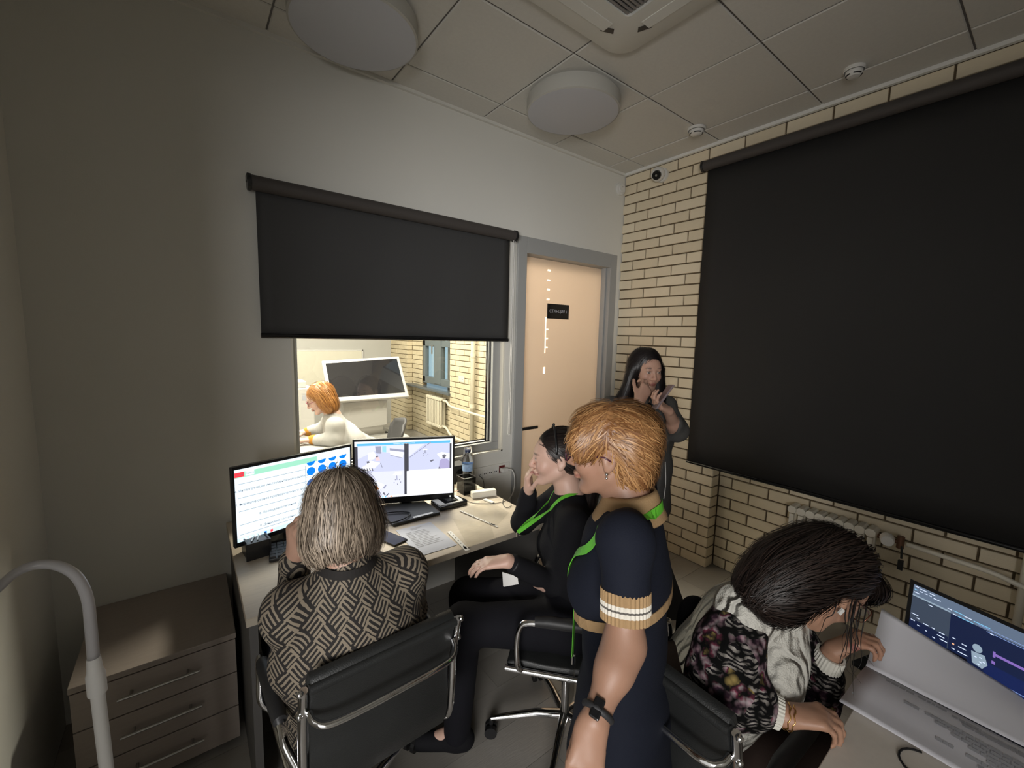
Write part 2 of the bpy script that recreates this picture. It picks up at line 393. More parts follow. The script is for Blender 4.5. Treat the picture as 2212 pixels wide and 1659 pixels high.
def sdf_obj(name, prims, m, parent, res=0.006, disp=None, attr=None, col=None, label=None):
    V, Q = sdf_mesh(prims, res)
    if disp is not None: V = V+grad(prims, V)*disp(V)[:, None]
    L = V-np.array(root_of(parent).location) if parent is not None else V
    me = bpy.data.meshes.new(name); me.vertices.add(len(L)); me.vertices.foreach_set('co', L.astype(np.float32).ravel())
    me.loops.add(len(Q)*4); me.loops.foreach_set('vertex_index', Q.astype(np.int32).ravel())
    me.polygons.add(len(Q)); me.polygons.foreach_set('loop_start', np.arange(len(Q), dtype=np.int32)*4); me.polygons.foreach_set('loop_total', np.full(len(Q), 4, np.int32))
    me.update(calc_edges=True); me.validate(); me.polygons.foreach_set('use_smooth', [True]*len(me.polygons))
    me.materials.append(m)
    if attr is not None:
        a = me.attributes.new('pc', 'FLOAT_VECTOR', 'POINT'); a.data.foreach_set('vector', attr(V).astype(np.float32).ravel())
    if col is not None:
        a = me.color_attributes.new('Col', 'FLOAT_COLOR', 'POINT'); c = col(V); a.data.foreach_set('color', np.concatenate([c, np.ones((len(c), 1))], 1).astype(np.float32).ravel())
    me.update(); o = bpy.data.objects.new(name, me); C.objects.link(o)
    if parent is not None: o.parent = parent
    if label: o['label'] = label
    return o
# ---- head and hand kits
def frame(fwd, up):
    f = nrm(fwd); x = nrm(np.cross(f, up)); u = np.cross(x, f); return np.stack([x, f, u], 1)   # columns: right, forward, up
class Head:
    def __init__(s, c, fwd, up=(0, 0, 1), S=1.0, nose=1.0):
        s.c = np.asarray(c, float); s.R = frame(fwd, up); s.S = S; s.nose = nose
    def w(s, p): return s.c+s.R @ (np.asarray(p, float)*s.S)
    def prims(s):
        w, S, R = s.w, s.S, s.R
        E = lambda c, r, k=.015, op='+': ell(w(c), np.array(r)*S, k*S, op, R)
        K = lambda a, b, ra, rb, k=.015, op='+': cap(w(a), w(b), ra*S, rb*S, k*S, op)
        P = [E((0, -.012, .030), (.073, .093, .086)), E((0, .028, -.03), (.058, .060, .078), .03), E((0, .045, .02), (.060, .048, .055), .02),
             K((.046, .0, -.055), (.016, .062, -.098), .020, .017, .02), K((-.046, .0, -.055), (-.016, .062, -.098), .020, .017, .02),
             E((0, .072, -.100), (.020, .016, .016), .015), E((.036, .060, -.032), (.026, .024, .026), .02), E((-.036, .060, -.032), (.026, .024, .026), .02),
             K((-.034, .082, .016), (.034, .082, .016), .011, .011, .014)]
        n = s.nose
        P += [E((.031, .097, .001), (.017, .012, .011), .012, '-'), E((-.031, .097, .001), (.017, .012, .011), .012, '-')]
        P += [K((0, .088, .008), (0, .104+.006*n, -.030), .0075, .0095, .010), E((.011, .094, -.036), (.0085, .011, .008), .008), E((-.011, .094, -.036), (.0085, .011, .008), .008),
              E((0, .103+.005*n, -.035), (.010, .010, .009), .006),
              E((0, .090, -.060), (.022, .011, .0065), .004), E((0, .088, -.071), (.019, .011, .007), .004)]
        for sx in (-1, 1):
            P += [E((sx*.031, .083, .0), (.0145, .012, .0115), .004)]
            P += [E((sx*.076, -.010, -.006), (.007, .019, .031), .006), E((sx*.083, -.006, -.002), (.006, .010, .018), .004, '-'), E((sx*.074, -.004, -.032), (.006, .010, .010), .006)]
        return P
    def col(s, skin, lip, brow):
        def f(V):
            L = ((V-s.c) @ s.R)/s.S; c = np.tile(np.array(skin), (len(V), 1))
            def blend(m, t): 
                m = m[:, None]; c[:] = c*(1-m)+np.array(t)*m
            x, y, z = L.T
            cheek = np.exp(-(((np.abs(x)-.042)/.022)**2+((z+.035)/.022)**2)); cheek[y < .02] = 0; blend(cheek*.30, (skin[0]*1.02, skin[1]*.72, skin[2]*.70))
            nosem = np.exp(-((x/.014)**2+((z+.036)/.012)**2))*(y > .08); blend(nosem*.3, (skin[0], skin[1]*.7, skin[2]*.68))
            lipm = np.clip(1.6-((x/.022)**2+((z+.066)/.0115)**2)*1.6, 0, 1)*(y > .07); blend(lipm*.9, lip)
            slit = np.clip(1.3-((x/.022)**2+((z+.0655)/.0022)**2)*1.3, 0, 1)*(y > .07); blend(slit*.6, (.10, .03, .03))
            br = np.clip(1.4-(((np.abs(x)-.032)/.020)**2+((z-.021-.003*np.cos((np.abs(x)-.03)*60))/.0042)**2)*1.4, 0, 1)*(y > .05); blend(br*.85, brow)
            lid = np.clip(1.3-(((np.abs(x)-.031)/.0165)**2+((z-.0055)/.0032)**2)*1.3, 0, 1)*(y > .05); blend(lid*.8, (.03, .02, .02))
            ew = np.clip(1.5-(((np.abs(x)-.031)/.0125)**2+((z+.0005)/.0052)**2)*1.5, 0, 1)*(y > .05); blend(ew, (.62, .60, .58))
            ir = ((((np.abs(x)-.031)/.0055)**2+((z+.0)/.0052)**2) < 1)*(y > .05); blend(ir*1.0, (.05, .035, .025))
            return c
        return f
def hand_prims(wr, d, nrm_palm, thumb_side, curl=(0.3, 0.35, 0.25), S=1.0, spread=0.06, curls=None, k=.006, thumb=(0.5, 0.2)):
    """wr wrist, d direction of the fingers, nrm_palm out of the palm (fingers curl to it), thumb_side direction of the thumb side"""
    d = nrm(d); n = nrm(nrm_palm-d*np.dot(nrm_palm, d)); t = nrm(np.cross(d, n)); 
    if np.dot(t, thumb_side) < 0: t = -t
    wr = np.asarray(wr, float); P = []; kn = []
    offs = [.030, .010, -.010, -.029]; ml = [.088, .090, .085, .077]
    for o, l in zip(offs, ml):
        b = wr+t*o*.55*S+d*.005*S; e = wr+t*o*S+d*l*S-n*.003*S; kn.append(e); P.append(cap(b, e, .0165*S, .0115*S, .014*S))
    P.append(cap(wr+d*.03*S+t*.006*S, wr+d*.065*S-t*.006*S, .016*S, .014*S, .02*S))
    lens = [(.040, .024, .019), (.044, .028, .020), (.041, .026, .020), (.032, .020, .018)]; rr = [.0090, .0093, .0088, .0077]
    for i in range(4):
        c = curls[i] if curls is not None else curl; dd = nrm(d+t*spread*(1.5-i)); p = kn[i]; a = 0
        for j in range(3):
            a += c[j]; v = dd*math.cos(a)+n*math.sin(a); q = p+v*lens[i][j]*S; r0 = rr[i]*S*(1-.08*j); P.append(cap(p, q, r0, r0*.92, k*S if j else .010*S)); p = q
    b = wr+t*.022*S+d*.022*S+n*.006*S; v = nrm(d*.75+t*.75*(.4+thumb[0])+n*.35); p1 = b+v*.042*S; P.append(cap(b, p1, .0155*S, .0115*S, .014*S))
    v2 = nrm(v+d*.3-t*.5*thumb[1]+n*.15); p2 = p1+v2*.032*S; P.append(cap(p1, p2, .0108*S, .0098*S, .006*S)); v3 = nrm(v2+d*.2-t*.4*thumb[1]); P.append(cap(p2, p2+v3*.024*S, .0098*S, .0085*S, .005*S))
    return P
def skin_mat(name, col):
    m, nt, b = nmat(name); a = nt.nodes.new('ShaderNodeVertexColor'); a.layer_name = 'Col'
    nt.links.new(a.outputs[0], b.inputs['Base Color']); b.inputs['Roughness'].default_value = 0.48
    b.inputs['Subsurface Weight'].default_value = 0.08; b.inputs['Subsurface Radius'].default_value = (0.012, 0.005, 0.003); b.inputs['Subsurface Scale'].default_value = 1.0
    n = nt.nodes.new('ShaderNodeTexNoise'); n.inputs['Scale'].default_value = 260; bp = nt.nodes.new('ShaderNodeBump'); bp.inputs['Strength'].default_value = .08; bp.inputs['Distance'].default_value = .002
    nt.links.new(n.outputs['Fac'], bp.inputs['Height']); nt.links.new(bp.outputs[0], b.inputs['Normal']); return m
def hair_mat(name, c1, c2, rough=.42):
    m, nt, b = nmat(name); a = nt.nodes.new('ShaderNodeAttribute'); a.attribute_name = 'pc'
    sp = nt.nodes.new('ShaderNodeSeparateXYZ'); nt.links.new(a.outputs['Vector'], sp.inputs[0])
    mx = nt.nodes.new('ShaderNodeMix'); mx.data_type = 'RGBA'; mx.inputs[6].default_value = (*c1, 1); mx.inputs[7].default_value = (*c2, 1)
    nt.links.new(sp.outputs['X'], mx.inputs[0]); nt.links.new(mx.outputs[2], b.inputs['Base Color'])
    b.inputs['Roughness'].default_value = rough; b.inputs['Specular IOR Level'].default_value = .45; return m
def make_hair(name, prims, flow, m, parent, n=2500, steps=9, step=.016, width=.0022, lift=.004, res=.006, wild=.25, lens=(.6, 1.0), seed=1, where=None, groove=0.0, gf=None, drop=0.0, label=None, spread=0.0, offset=0.0):
    """a cap of hair plus thousands of locks combed over it (flat tapering ribbons), joined into one part"""
    rng = np.random.default_rng(seed); V, Q = sdf_mesh(prims, res)
    G = grad(prims, V)
    if groove:
        F0 = flow(V); F0 = F0-G*(F0*G).sum(1)[:, None]; F0 /= np.linalg.norm(F0, axis=1)[:, None]+1e-9; B = np.cross(F0, G)
        ph = (V*B).sum(1); V = V+G*(groove*(np.sin(ph*420+3*np.sin(V[:, 2]*30))*.5+np.sin(ph*190+1.3)*.6))[:, None]
    tri = Q; P0 = V[Q].mean(1); w = np.ones(len(P0)) if where is None else where(P0).astype(float)
    w = w*np.linalg.norm(np.cross(V[Q[:, 1]]-V[Q[:, 0]], V[Q[:, 3]]-V[Q[:, 0]]), axis=1); w /= w.sum()
    P = P0[rng.choice(len(P0), n, p=w)]+rng.normal(0, .003, (n, 3)); L = step*rng.uniform(*lens, n); off = rng.uniform(.0005, 1, n)**2*lift+.0006+offset
    rnd = rng.normal(0, wild, (n, 3)); pts = []; nor = []; Pc = P.copy(); tint = rng.uniform(0, 1, n)
    for s_ in range(steps):
        g = grad(prims, Pc, .003); d = sdf(prims, Pc); t = s_/(steps-1)
        Pc = Pc-g*(d-off*(1+1.5*t))[:, None]*(1-spread*t); pts.append(Pc.copy()); nor.append(g)
        f = flow(Pc)+rnd*np.linalg.norm(flow(Pc), axis=1)[:, None]; f[:, 2] -= drop*t; f = f-g*(f*g).sum(1)[:, None]*(1-spread); f /= np.linalg.norm(f, axis=1)[:, None]+1e-9
        Pc = Pc+f*L[:, None]
    pts = np.stack(pts, 1); nor = np.stack(nor, 1); T = np.gradient(pts, axis=1); Bn = np.cross(T, nor); Bn /= np.linalg.norm(Bn, axis=2)[..., None]+1e-9
    prof = np.sin(np.linspace(.25, PI*.97, steps))**.6*width/2; wv = rng.uniform(.5, 1.4, n)
    A = pts-Bn*prof[None, :, None]*wv[:, None, None]; Bq = pts+Bn*prof[None, :, None]*wv[:, None, None]+nor*.0004
    S = np.stack([A, Bq], 2).reshape(-1, 3); base = len(V)+np.arange(n)[:, None]*steps*2+np.arange(steps-1)[None]*2
    q = np.stack([base, base+1, base+3, base+2], -1).reshape(-1, 4)
    allV = np.concatenate([V, S]); allQ = np.concatenate([Q, q])
    pc = np.zeros((len(allV), 3)); pc[:len(V), 0] = .25+.2*np.sin(V[:, 0]*90+V[:, 1]*70); pc[len(V):, 0] = np.repeat(tint, steps*2)
    Lc = allV-np.array(root_of(parent).location); me = bpy.data.meshes.new(name); me.vertices.add(len(Lc)); me.vertices.foreach_set('co', Lc.astype(np.float32).ravel())
    me.loops.add(len(allQ)*4); me.loops.foreach_set('vertex_index', allQ.astype(np.int32).ravel()); me.polygons.add(len(allQ))
    me.polygons.foreach_set('loop_start', np.arange(len(allQ), dtype=np.int32)*4); me.polygons.foreach_set('loop_total', np.full(len(allQ), 4, np.int32)); me.update(calc_edges=True); me.validate()
    me.polygons.foreach_set('use_smooth', [True]*len(me.polygons)); a = me.attributes.new('pc', 'FLOAT_VECTOR', 'POINT'); a.data.foreach_set('vector', pc.astype(np.float32).ravel())
    me.materials.append(m); o = bpy.data.objects.new(name, me); C.objects.link(o); o.parent = parent; o['kind'] = 'stuff'
    if label: o['label'] = label
    return o
def folds(amp, f=40, axis=None, seed=0):
    r = np.random.default_rng(seed); K = r.normal(0, 1, (6, 3)); K /= np.linalg.norm(K, axis=1)[:, None]; K *= (f*np.array([.5, .7, 1, 1.3, 1.7, 2.1]))[:, None]; ph = r.uniform(0, 6, 6); A = np.array([1, .8, .6, .5, .3, .25])/2
    return lambda V: amp*(np.sin(V @ K.T+ph+1.2*np.sin(V @ (K.T*.37)))*A).sum(1)
# ================================================================ the setting
XL, YB = -3.48, -3.6
L_, H_, Jt = 0.2424, 0.0779, 0.010      # brick pitch along, course, joint
def brick_mesh(l, h, d, name='brick'):
    mb = MB(); c = 0.0025
    xs = [(0, c), (c, 0)]
    # front face chamfered: local x = along, y = depth (front at y=0, back at y=d), z = up
    P = [(c, 0, c), (l-c, 0, c), (l-c, 0, h-c), (c, 0, h-c), (0, c, 0), (l, c, 0), (l, c, h), (0, c, h), (0, d, 0), (l, d, 0), (l, d, h), (0, d, h)]
    F = [(0, 1, 2, 3), (4, 5, 1, 0), (5, 6, 2, 1), (6, 7, 3, 2), (7, 4, 0, 3), (8, 9, 5, 4), (9, 10, 6, 5), (10, 11, 7, 6), (11, 8, 4, 7)]
    me = bpy.data.meshes.new(name); me.from_pydata(P, [], F); return me
_bm = {}
def brick_at(parent, m, x, y, z, l, face, h=H_-Jt, d=0.03):
    """one brick: face 'x' lies on a wall seen from -x (runs towards -y), 'y' on a return seen from -y (runs towards +x)"""
    key = (round(l, 3), round(h, 3), m.name)
    if key not in _bm:
        me = brick_mesh(l, h, d); me.materials.append(m); _bm[key] = me
    o = bpy.data.objects.new('brick', _bm[key]); C.objects.link(o); o.parent = parent
    o.location = (x, y, z); o.rotation_euler = (0, 0, -PI/2 if face == 'x' else 0)
    return o
def brick_field(parent, m, xf, y0, y1, z0, z1, zb, phase, face='x', jit=0.0012, rowoff=0, dn=0.03):
    """bricks on plane x=xf from y0 down to y1 (y0>y1); zb height of a mortar line, phase distance of first head joint from y=phase"""
    n0 = math.floor((z0-zb)/H_); n1 = math.ceil((z1-zb)/H_)
    for r in range(n0, n1):
        za = zb+r*H_+Jt/2; zt = min(za+H_-Jt, z1); za2 = max(za, z0)
        if zt-za2 < .012: continue
        ph = phase-(0 if (r+rowoff) % 2 == 0 else L_/2)
        k0 = math.floor((ph-y0)/L_)-1
        for k in range(k0, k0+60):
            a = ph-k*L_-Jt/2; b = a-L_+Jt
            a2 = min(a, y0); b2 = max(b, y1)
            if a2-b2 < .015: 
                if a < y1: break
                continue
            j = RNG.normal(0, jit)
            if face == 'x': brick_at(parent, m, xf+j, a2, za2, a2-b2, 'x', zt-za2, dn)
            else: pass
# --- wall with the window and the door (y = 0 .. 0.2)
WX0, WX1, WZ0, WZ1 = float(on(628, 850, 1, .04)[0]), -1.213, 0.858, 2.20
DX0, DX1, DZ = -1.046, -0.145, 2.275
mb = MB()
mb.b2((XL-.12, 0, 0), (WX0, .2, CEIL)); mb.b2((WX0, 0, 0), (WX1, .2, WZ0)); mb.b2((WX0, 0, WZ1), (WX1, .2, CEIL))
mb.b2((WX1, 0, 0), (DX0-.02, .2, CEIL)); mb.b2((DX0-.02, 0, DZ+.03), (DX1+.02, .2, CEIL)); mb.b2((DX1+.02, 0, 0), (0.3, .2, CEIL))
struct('wall_front', mb, M['wall'])
mb = MB(); mb.b2((XL-.12, -1.95, 0), (XL, 0, CEIL)); mb.b2((XL-.12, YB, 2.25), (XL, -1.95, CEIL)); mb.b2((XL-.12, YB, 0), (XL, -3.45, 2.25)); struct('wall_left', mb, M['wall'])  # gap towards the back is added to let the fill light in
mb = MB(); mb.b2((XL-.12, YB-.12, 0), (.3, YB, CEIL)); struct('wall_back', mb, M['wall'])
# --- brick wall on the right with its pilaster and window bay
A0 = 0.125
ZB = CEIL-0.0971-40*H_                     # a mortar line near the floor
wr = MB(); wr.b2((0.012, -0.93, 0), (0.3, 0, CEIL)); wr.b2((0.107, YB, 0), (0.3, -0.93, 2.72)); wr.b2((0.012, YB, 2.72), (0.3, -0.93, CEIL))
WR = struct('wall_right', wr, M['mortar'])
ZT = ZB+math.ceil((2.80-ZB)/H_)*H_
brick_field(WR, M['brick'], 0, 0.0, -0.935, 0.0, ZT, ZB, -A0, rowoff=1, dn=.02)
# returns of the pilaster: short header faces looking towards -y
for r in range(0, 36):
    za = ZB+r*H_+Jt/2
    if za < 0 or za > 1.2: continue
    brick_at(WR, M['brick'], 0.004, -0.937, za, 0.092, 'y', H_-Jt, .02)
brick_field(WR, M['brick'], 0.095, -0.945, -2.95, 0.0, 0.99, ZB, -A0-.06, rowoff=1, dn=.02)
brick_field(WR, M['brick'], 0, 0.0, -3.0, ZT+.001, CEIL, ZB, -A0, rowoff=1, dn=.02)
# --- floor planks
fb = MB(); fb.b2((XL-.1, YB, -.05), (.3, .2, -.006)); FL = struct('floor', fb, M['gap'])
pw, pl_ = 0.19, 1.2
_pm = {}
def plank(parent, x0, x1, y0, y1, m):
    k = (round(x1-x0, 3), round(y1-y0, 3), m.name)
    if k not in _pm:
        b = MB(); b.b2((0.001, 0.001, -.008), (x1-x0-.001, y1-y0-.001, 0)); 
        me = bpy.data.meshes.new('plank'); me.from_pydata(np.concatenate(b.v).tolist(), [], b.f); me.materials.append(m); _pm[k] = me
    o = bpy.data.objects.new('plank', _pm[k]); C.objects.link(o); o.parent = parent; o.location = (x0, y0, 0)
def plank_field(parent, X0, X1, Y0, Y1, m):
    r = 0; y = Y0
    while y < Y1-.01:
        x = X0-(r % 3)*.4; y2 = min(y+pw, Y1)
        while x < X1-.01:
            a = max(x, X0); b = min(x+pl_, X1)
            if b-a > .02: plank(parent, a, b, y, y2, m)
            x += pl_
        y = y2; r += 1
plank_field(FL, XL, 0.105, -3.0, 0.0, M['plank'])
# --- suspended ceiling
cb = MB(); cb.b2((XL-.1, YB, CEIL+.004), (.3, .2, CEIL+.06)); CE = struct('ceiling', cb, M['grid'])
TX, TY, T = -0.2326, -0.2063, 0.6
ys = [0.0]+[TY-T*k for k in range(0, 6)]; xs = [0.0]+[TX-T*k for k in range(0, 6)]+[XL]
_tm = {}
AC = (TX-T*2, TX-T*3, TY-T, TY-T*3)
for i in range(len(xs)-1):
    for j in range(len(ys)-1):
        a, b = xs[i+1], xs[i]; c, d = ys[j+1], ys[j]; g = .004
        k = (round(b-a, 3), round(d-c, 3))
        if k not in _tm:
            q = MB(); e = .004; w, h = b-a-2*g, d-c-2*g
            q.add([(0, 0, .012), (w, 0, .012), (w, h, .012), (0, h, .012), (0, 0, e), (w, 0, e), (w, h, e), (0, h, e), (e, e, 0), (w-e, e, 0), (w-e, h-e, 0), (e, h-e, 0)],
                  [(0, 4, 5, 1), (1, 5, 6, 2), (2, 6, 7, 3), (3, 7, 4, 0), (4, 8, 9, 5), (5, 9, 10, 6), (6, 10, 11, 7), (7, 11, 8, 4), (8, 11, 10, 9)])
            me = bpy.data.meshes.new('ceiling_tile'); me.from_pydata(np.concatenate(q.v).tolist(), [], q.f); me.materials.append(M['tile']); _tm[k] = me
        o = bpy.data.objects.new('ceiling_tile', _tm[k]); C.objects.link(o); o.parent = CE
        o.location = (a+g, c+g, CEIL-.002+RNG.normal(0, .0006))
mb = MB(); mb.b2((-.022, YB, CEIL-.022), (0.0, 0, CEIL+.003)); struct('trim_1', mb, M['whitem'])
mb = MB(); mb.b2((XL, -.02, CEIL-.02), (-.022, 0, CEIL+.003)); struct('trim_2', mb, M['wall'])
# --- window to the next room
w = MB(); w.b2((WX0, 0.001, WZ0-.001), (WX1, .045, WZ0+.012)); w.b2((WX1-.012, .001, WZ0), (WX1+.001, .045, WZ1)); w.b2((WX0-.001, .001, WZ0), (WX0+.012, .045, WZ1))
WIN = struct('window_1', w, M['reveal'])
f = MB(); f0, f1 = .040, .130
gx0, gx1, gz0 = float(on(644, 850, 1, .05)[0]), -1.285, .925
f.b2((WX0, f0, WZ0+.010), (WX1-.010, f1, gz0)); f.b2((gx1, f0, gz0), (WX1-.010, f1, WZ1)); f.b2((WX0, f0, gz0), (gx0, f1, WZ1)); f.b2((gx0, f0, WZ1-.07), (gx1, f1, WZ1))
obj('window_frame', f, M['frame'], WIN, bevel=.004)
f = MB(); 
for a in (.008, .020):
    y = .052+a*2; t = .005
    f.b2((gx0+a, y, gz0+a-.010), (gx1-a+.010, y+.012, gz0+a-.002)); f.b2((gx1-a+.002, y, gz0), (gx1-a+.010, y+.012, WZ1-.07))
obj('gasket', f, M['gloss'], WIN)
f = MB(); f.b2((gx0-.005, .094, gz0-.005), (gx1+.005, .100, WZ1-.06)); obj('glass_pane', f, M['glass'], WIN)
# --- door
d = MB(); fy = -.018
d.b2((-1.127, fy, 0), (DX0, .16, 2.385)); d.b2((DX1, fy, 0), (-.065, .16, 2.385)); d.b2((DX0, fy, DZ), (DX1, .16, 2.385))
d.b2((DX1-.018, .02, 0), (DX1, .055, DZ)); d.b2((DX0, .085, 0), (DX0+.015, .12, DZ))
DR = struct('door_1', d, M['frame'], bevel=.003)
def light_mark_mat():  # pale translucent colour standing in for light ticks on the door
    m = bpy.data.materials.new('light_mark_translucent'); m.use_nodes = True; nt_ = m.node_tree; o_ = [q for q in nt_.nodes if q.type == 'OUTPUT_MATERIAL'][0]
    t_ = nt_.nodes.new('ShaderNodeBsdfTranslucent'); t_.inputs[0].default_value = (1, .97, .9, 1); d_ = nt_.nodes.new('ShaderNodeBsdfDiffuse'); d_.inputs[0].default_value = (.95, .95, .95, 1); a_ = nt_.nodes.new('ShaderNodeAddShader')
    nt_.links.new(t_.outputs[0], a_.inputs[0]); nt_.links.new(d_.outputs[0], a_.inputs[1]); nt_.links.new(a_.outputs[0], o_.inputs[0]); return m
mdoor, nt, b = nmat('frosted_door_leaf'); b.inputs['Base Color'].default_value = (0.74, 0.62, 0.49, 1); b.inputs['Roughness'].default_value = .35
for n in [b]:
    tr = nt.nodes.new('ShaderNodeBsdfTranslucent'); tr.inputs[0].default_value = (0.70, 0.62, 0.54, 1); ms = nt.nodes.new('ShaderNodeMixShader'); ms.inputs[0].default_value = .38
    out = [q for q in nt.nodes if q.type == 'OUTPUT_MATERIAL'][0]; nt.links.new(b.outputs[0], ms.inputs[1]); nt.links.new(tr.outputs[0], ms.inputs[2]); nt.links.new(ms.outputs[0], out.inputs[0])
f = MB(); f.b2((DX0+.001, .080, .004), (DX1-.001, .100, DZ-.003)); obj('door_leaf', f, mdoor, DR)
f = MB(); sx0, sx1 = -.755, -.525
f.b2((sx0, .072, 1.83), (sx1, .0795, 1.945)); SG = obj('door_sign', f, M['gloss'], DR, label='black name plate')
obj('lettering', text_mb('СТАНЦИЯ 1', .034, ((sx0+sx1)/2, .072, 1.8875), (1, 0, 0), (0, 0, 1)), M['shade'], SG)
f = MB()  # bright ticks of light on the leaf, put in as thin pale strips
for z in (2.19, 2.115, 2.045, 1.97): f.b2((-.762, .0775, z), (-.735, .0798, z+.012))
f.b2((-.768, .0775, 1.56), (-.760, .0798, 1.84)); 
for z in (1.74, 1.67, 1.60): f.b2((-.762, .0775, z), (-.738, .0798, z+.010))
f.b2((-.775, .0775, 1.40), (-.757, .0798, 1.45)); mk = light_mark_mat(); obj('light_marks', f, mk, DR, label='row of small light marks put in as translucent ticks')
f = MB(); f.cyl((-1.0, .08, .985), (-1.0, .03, .985), .010); f.box((-.935, .026, .990), (.15, .012, .022)); f.cyl((-1.0, .08, .985), (-1.0, .074, .985), .026); obj('door_handle', f, M['black'], DR, bevel=.003)
# ================================================================ the room beyond
BY = 5.254
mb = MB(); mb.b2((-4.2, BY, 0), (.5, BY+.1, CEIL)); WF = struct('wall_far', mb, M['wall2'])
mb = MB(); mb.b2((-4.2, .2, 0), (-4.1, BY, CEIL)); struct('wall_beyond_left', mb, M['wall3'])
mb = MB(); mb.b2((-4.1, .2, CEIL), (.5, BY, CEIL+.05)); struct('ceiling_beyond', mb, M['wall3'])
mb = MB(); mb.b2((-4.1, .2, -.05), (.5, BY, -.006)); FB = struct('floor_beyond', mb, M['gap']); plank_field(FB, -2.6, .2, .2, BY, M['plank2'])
px_, bx = .02, .11
bay0, bay1 = float(on(972, 800, 0, px_)[1]), float(on(880, 800, 0, px_)[1])
wy0, wy1, wz0, wz1 = bay0, float(on(914, 780, 0, bx+.02)[1]), .90, 2.4
mb = MB(); mb.b2((px_+.012, .2, 0), (.2, bay0, CEIL)); mb.b2((px_+.012, bay1, 0), (.2, BY, CEIL)); mb.b2((bx+.012, bay0, 0), (.2, bay1, wz0-.11)); mb.b2((bx+.012, wy1, wz0-.11), (.2, bay1, CEIL)); mb.b2((bx+.012, bay0, wz1), (.2, wy1, CEIL))
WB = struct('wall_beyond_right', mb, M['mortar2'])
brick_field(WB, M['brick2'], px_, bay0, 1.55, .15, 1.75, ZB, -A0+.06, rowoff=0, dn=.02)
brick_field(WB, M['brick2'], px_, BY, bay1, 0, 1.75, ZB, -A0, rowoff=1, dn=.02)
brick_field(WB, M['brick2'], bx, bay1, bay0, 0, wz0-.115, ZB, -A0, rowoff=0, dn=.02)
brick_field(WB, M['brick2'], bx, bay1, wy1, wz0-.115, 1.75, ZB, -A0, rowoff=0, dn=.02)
for r in range(0, 24):
    za = ZB+r*H_+Jt/2
    if za > 0: brick_at(WB, M['brick2'], px_+.004, bay1-.002, za, bx-px_-.004, 'y', H_-Jt, .02)
# window of that room: grey frame, pale blue daylight
w = MB(); fx = bx+.02; mu0, mu1 = float(on(953, 780, 0, fx)[1]), float(on(938, 780, 0, fx)[1])
def fr(y0, y1, z0, z1, x0=fx, x1=fx+.07): w.b2((x0, y0, z0), (x1, y1, z1))
fr(bay0, wy1, wz0-.02, wz0+.09); fr(wy1-.075, wy1, wz0, wz1); fr(bay0, bay0+.06, wz0, wz1); fr(mu0, mu1, wz0, wz1, fx-.01); fr(bay0, wy1, 1.49, 1.585)
W2 = struct('window_2', w, mat('window_frame_grey', (0.075, .092, .100), .4), bevel=.004)
f = MB(); f.b2((fx+.04, bay0, wz0), (fx+.045, wy1, wz1)); obj('glass_pane', f, M['glass'], W2)
f = MB(); f.cyl((fx-.005, mu1, 1.50), (fx-.035, mu1, 1.50), .012); f.box((fx-.04, mu1+.005, 1.44), (.014, .022, .14)); obj('window_handle', f, M['steel'], W2)
f = MB(); f.b2((-.02, bay0-.02, .80), (.36, bay1-.005, .835)); struct('sill_beyond', f, mat('grey_sill', (.06, .070, .076), .22), bevel=.004)
day = emat('daylight_haze', (0.34, .52, .66), .95)
f = MB(); f.b2((1.2, 1.6, -1), (1.25, 9.5, 4)); struct('daylight_outside', f, day)
f = MB(); f.b2((0.30, bay0-.3, wz0-.4), (0.31, mu0+.1, 2.6)); struct('curtain_outside', f, mat('pale_panel_outside', (.42, .40, .36), .8))
# whiteboard
f = MB(); f.b2((-2.5, BY-.025, .55), (-.52, BY, 1.357)); WBd = thing('whiteboard', 'large cream whiteboard panel on the far wall behind the tilted touch screen', 'whiteboard', (-1.5, BY, .55)); obj('board', f, M['revealb'], WBd, bevel=.004)
f = MB(); f.b2((-2.52, BY-.03, 1.357), (-.50, BY, 1.375)); f.b2((-.52, BY-.03, .55), (-.50, BY, 1.375)); obj('edge_rail', f, M['whiteb'], WBd)
# pipes
def pipe(name, paths, label, m, parts=(), r=.022):
    t = thing(name, label, 'pipe', paths[0][0])
    for i, p in enumerate(paths):
        q = MB(); q.tube(spline(p, 6) if len(p) > 2 else p, r, 12); obj('pipe_run', q, m, t, smooth=True)
    for c, rr, h in parts:
        q = MB(); q.cyl((c[0], c[1], c[2]-h/2), (c[0], c[1], c[2]+h/2), rr, 14); obj('pipe_clamp', q, m, t)
    return t
pipe('heating_pipe', [[(-.03, 2.30, 0.01), (-.03, 2.30, 3.04)]], 'upright cream heating pipe running up the brick wall of the lit room', M['rad2'], [((-.03, 2.3, 1.42), .036, .05), ((-.03, 2.3, .75), .036, .05)], .030)
pipe('heating_pipe', [[(0.01, 3.17, .70), (0.0, 3.05, .70), (-.04, 2.90, .672), (-.083, 2.6, .672), (-.083, 1.6, .672)]], 'level cream pipe leaving the top of the bright radiator', M['rad2'], r=.017)
pipe('heating_pipe', [[(0.01, 3.17, .31), (0.0, 3.05, .30), (-.04, 2.86, .25), (-.083, 2.6, .25), (-.083, 1.7, .25)]], 'low cream pipe leaving the bottom of the bright radiator', M['rad2'], r=.017)
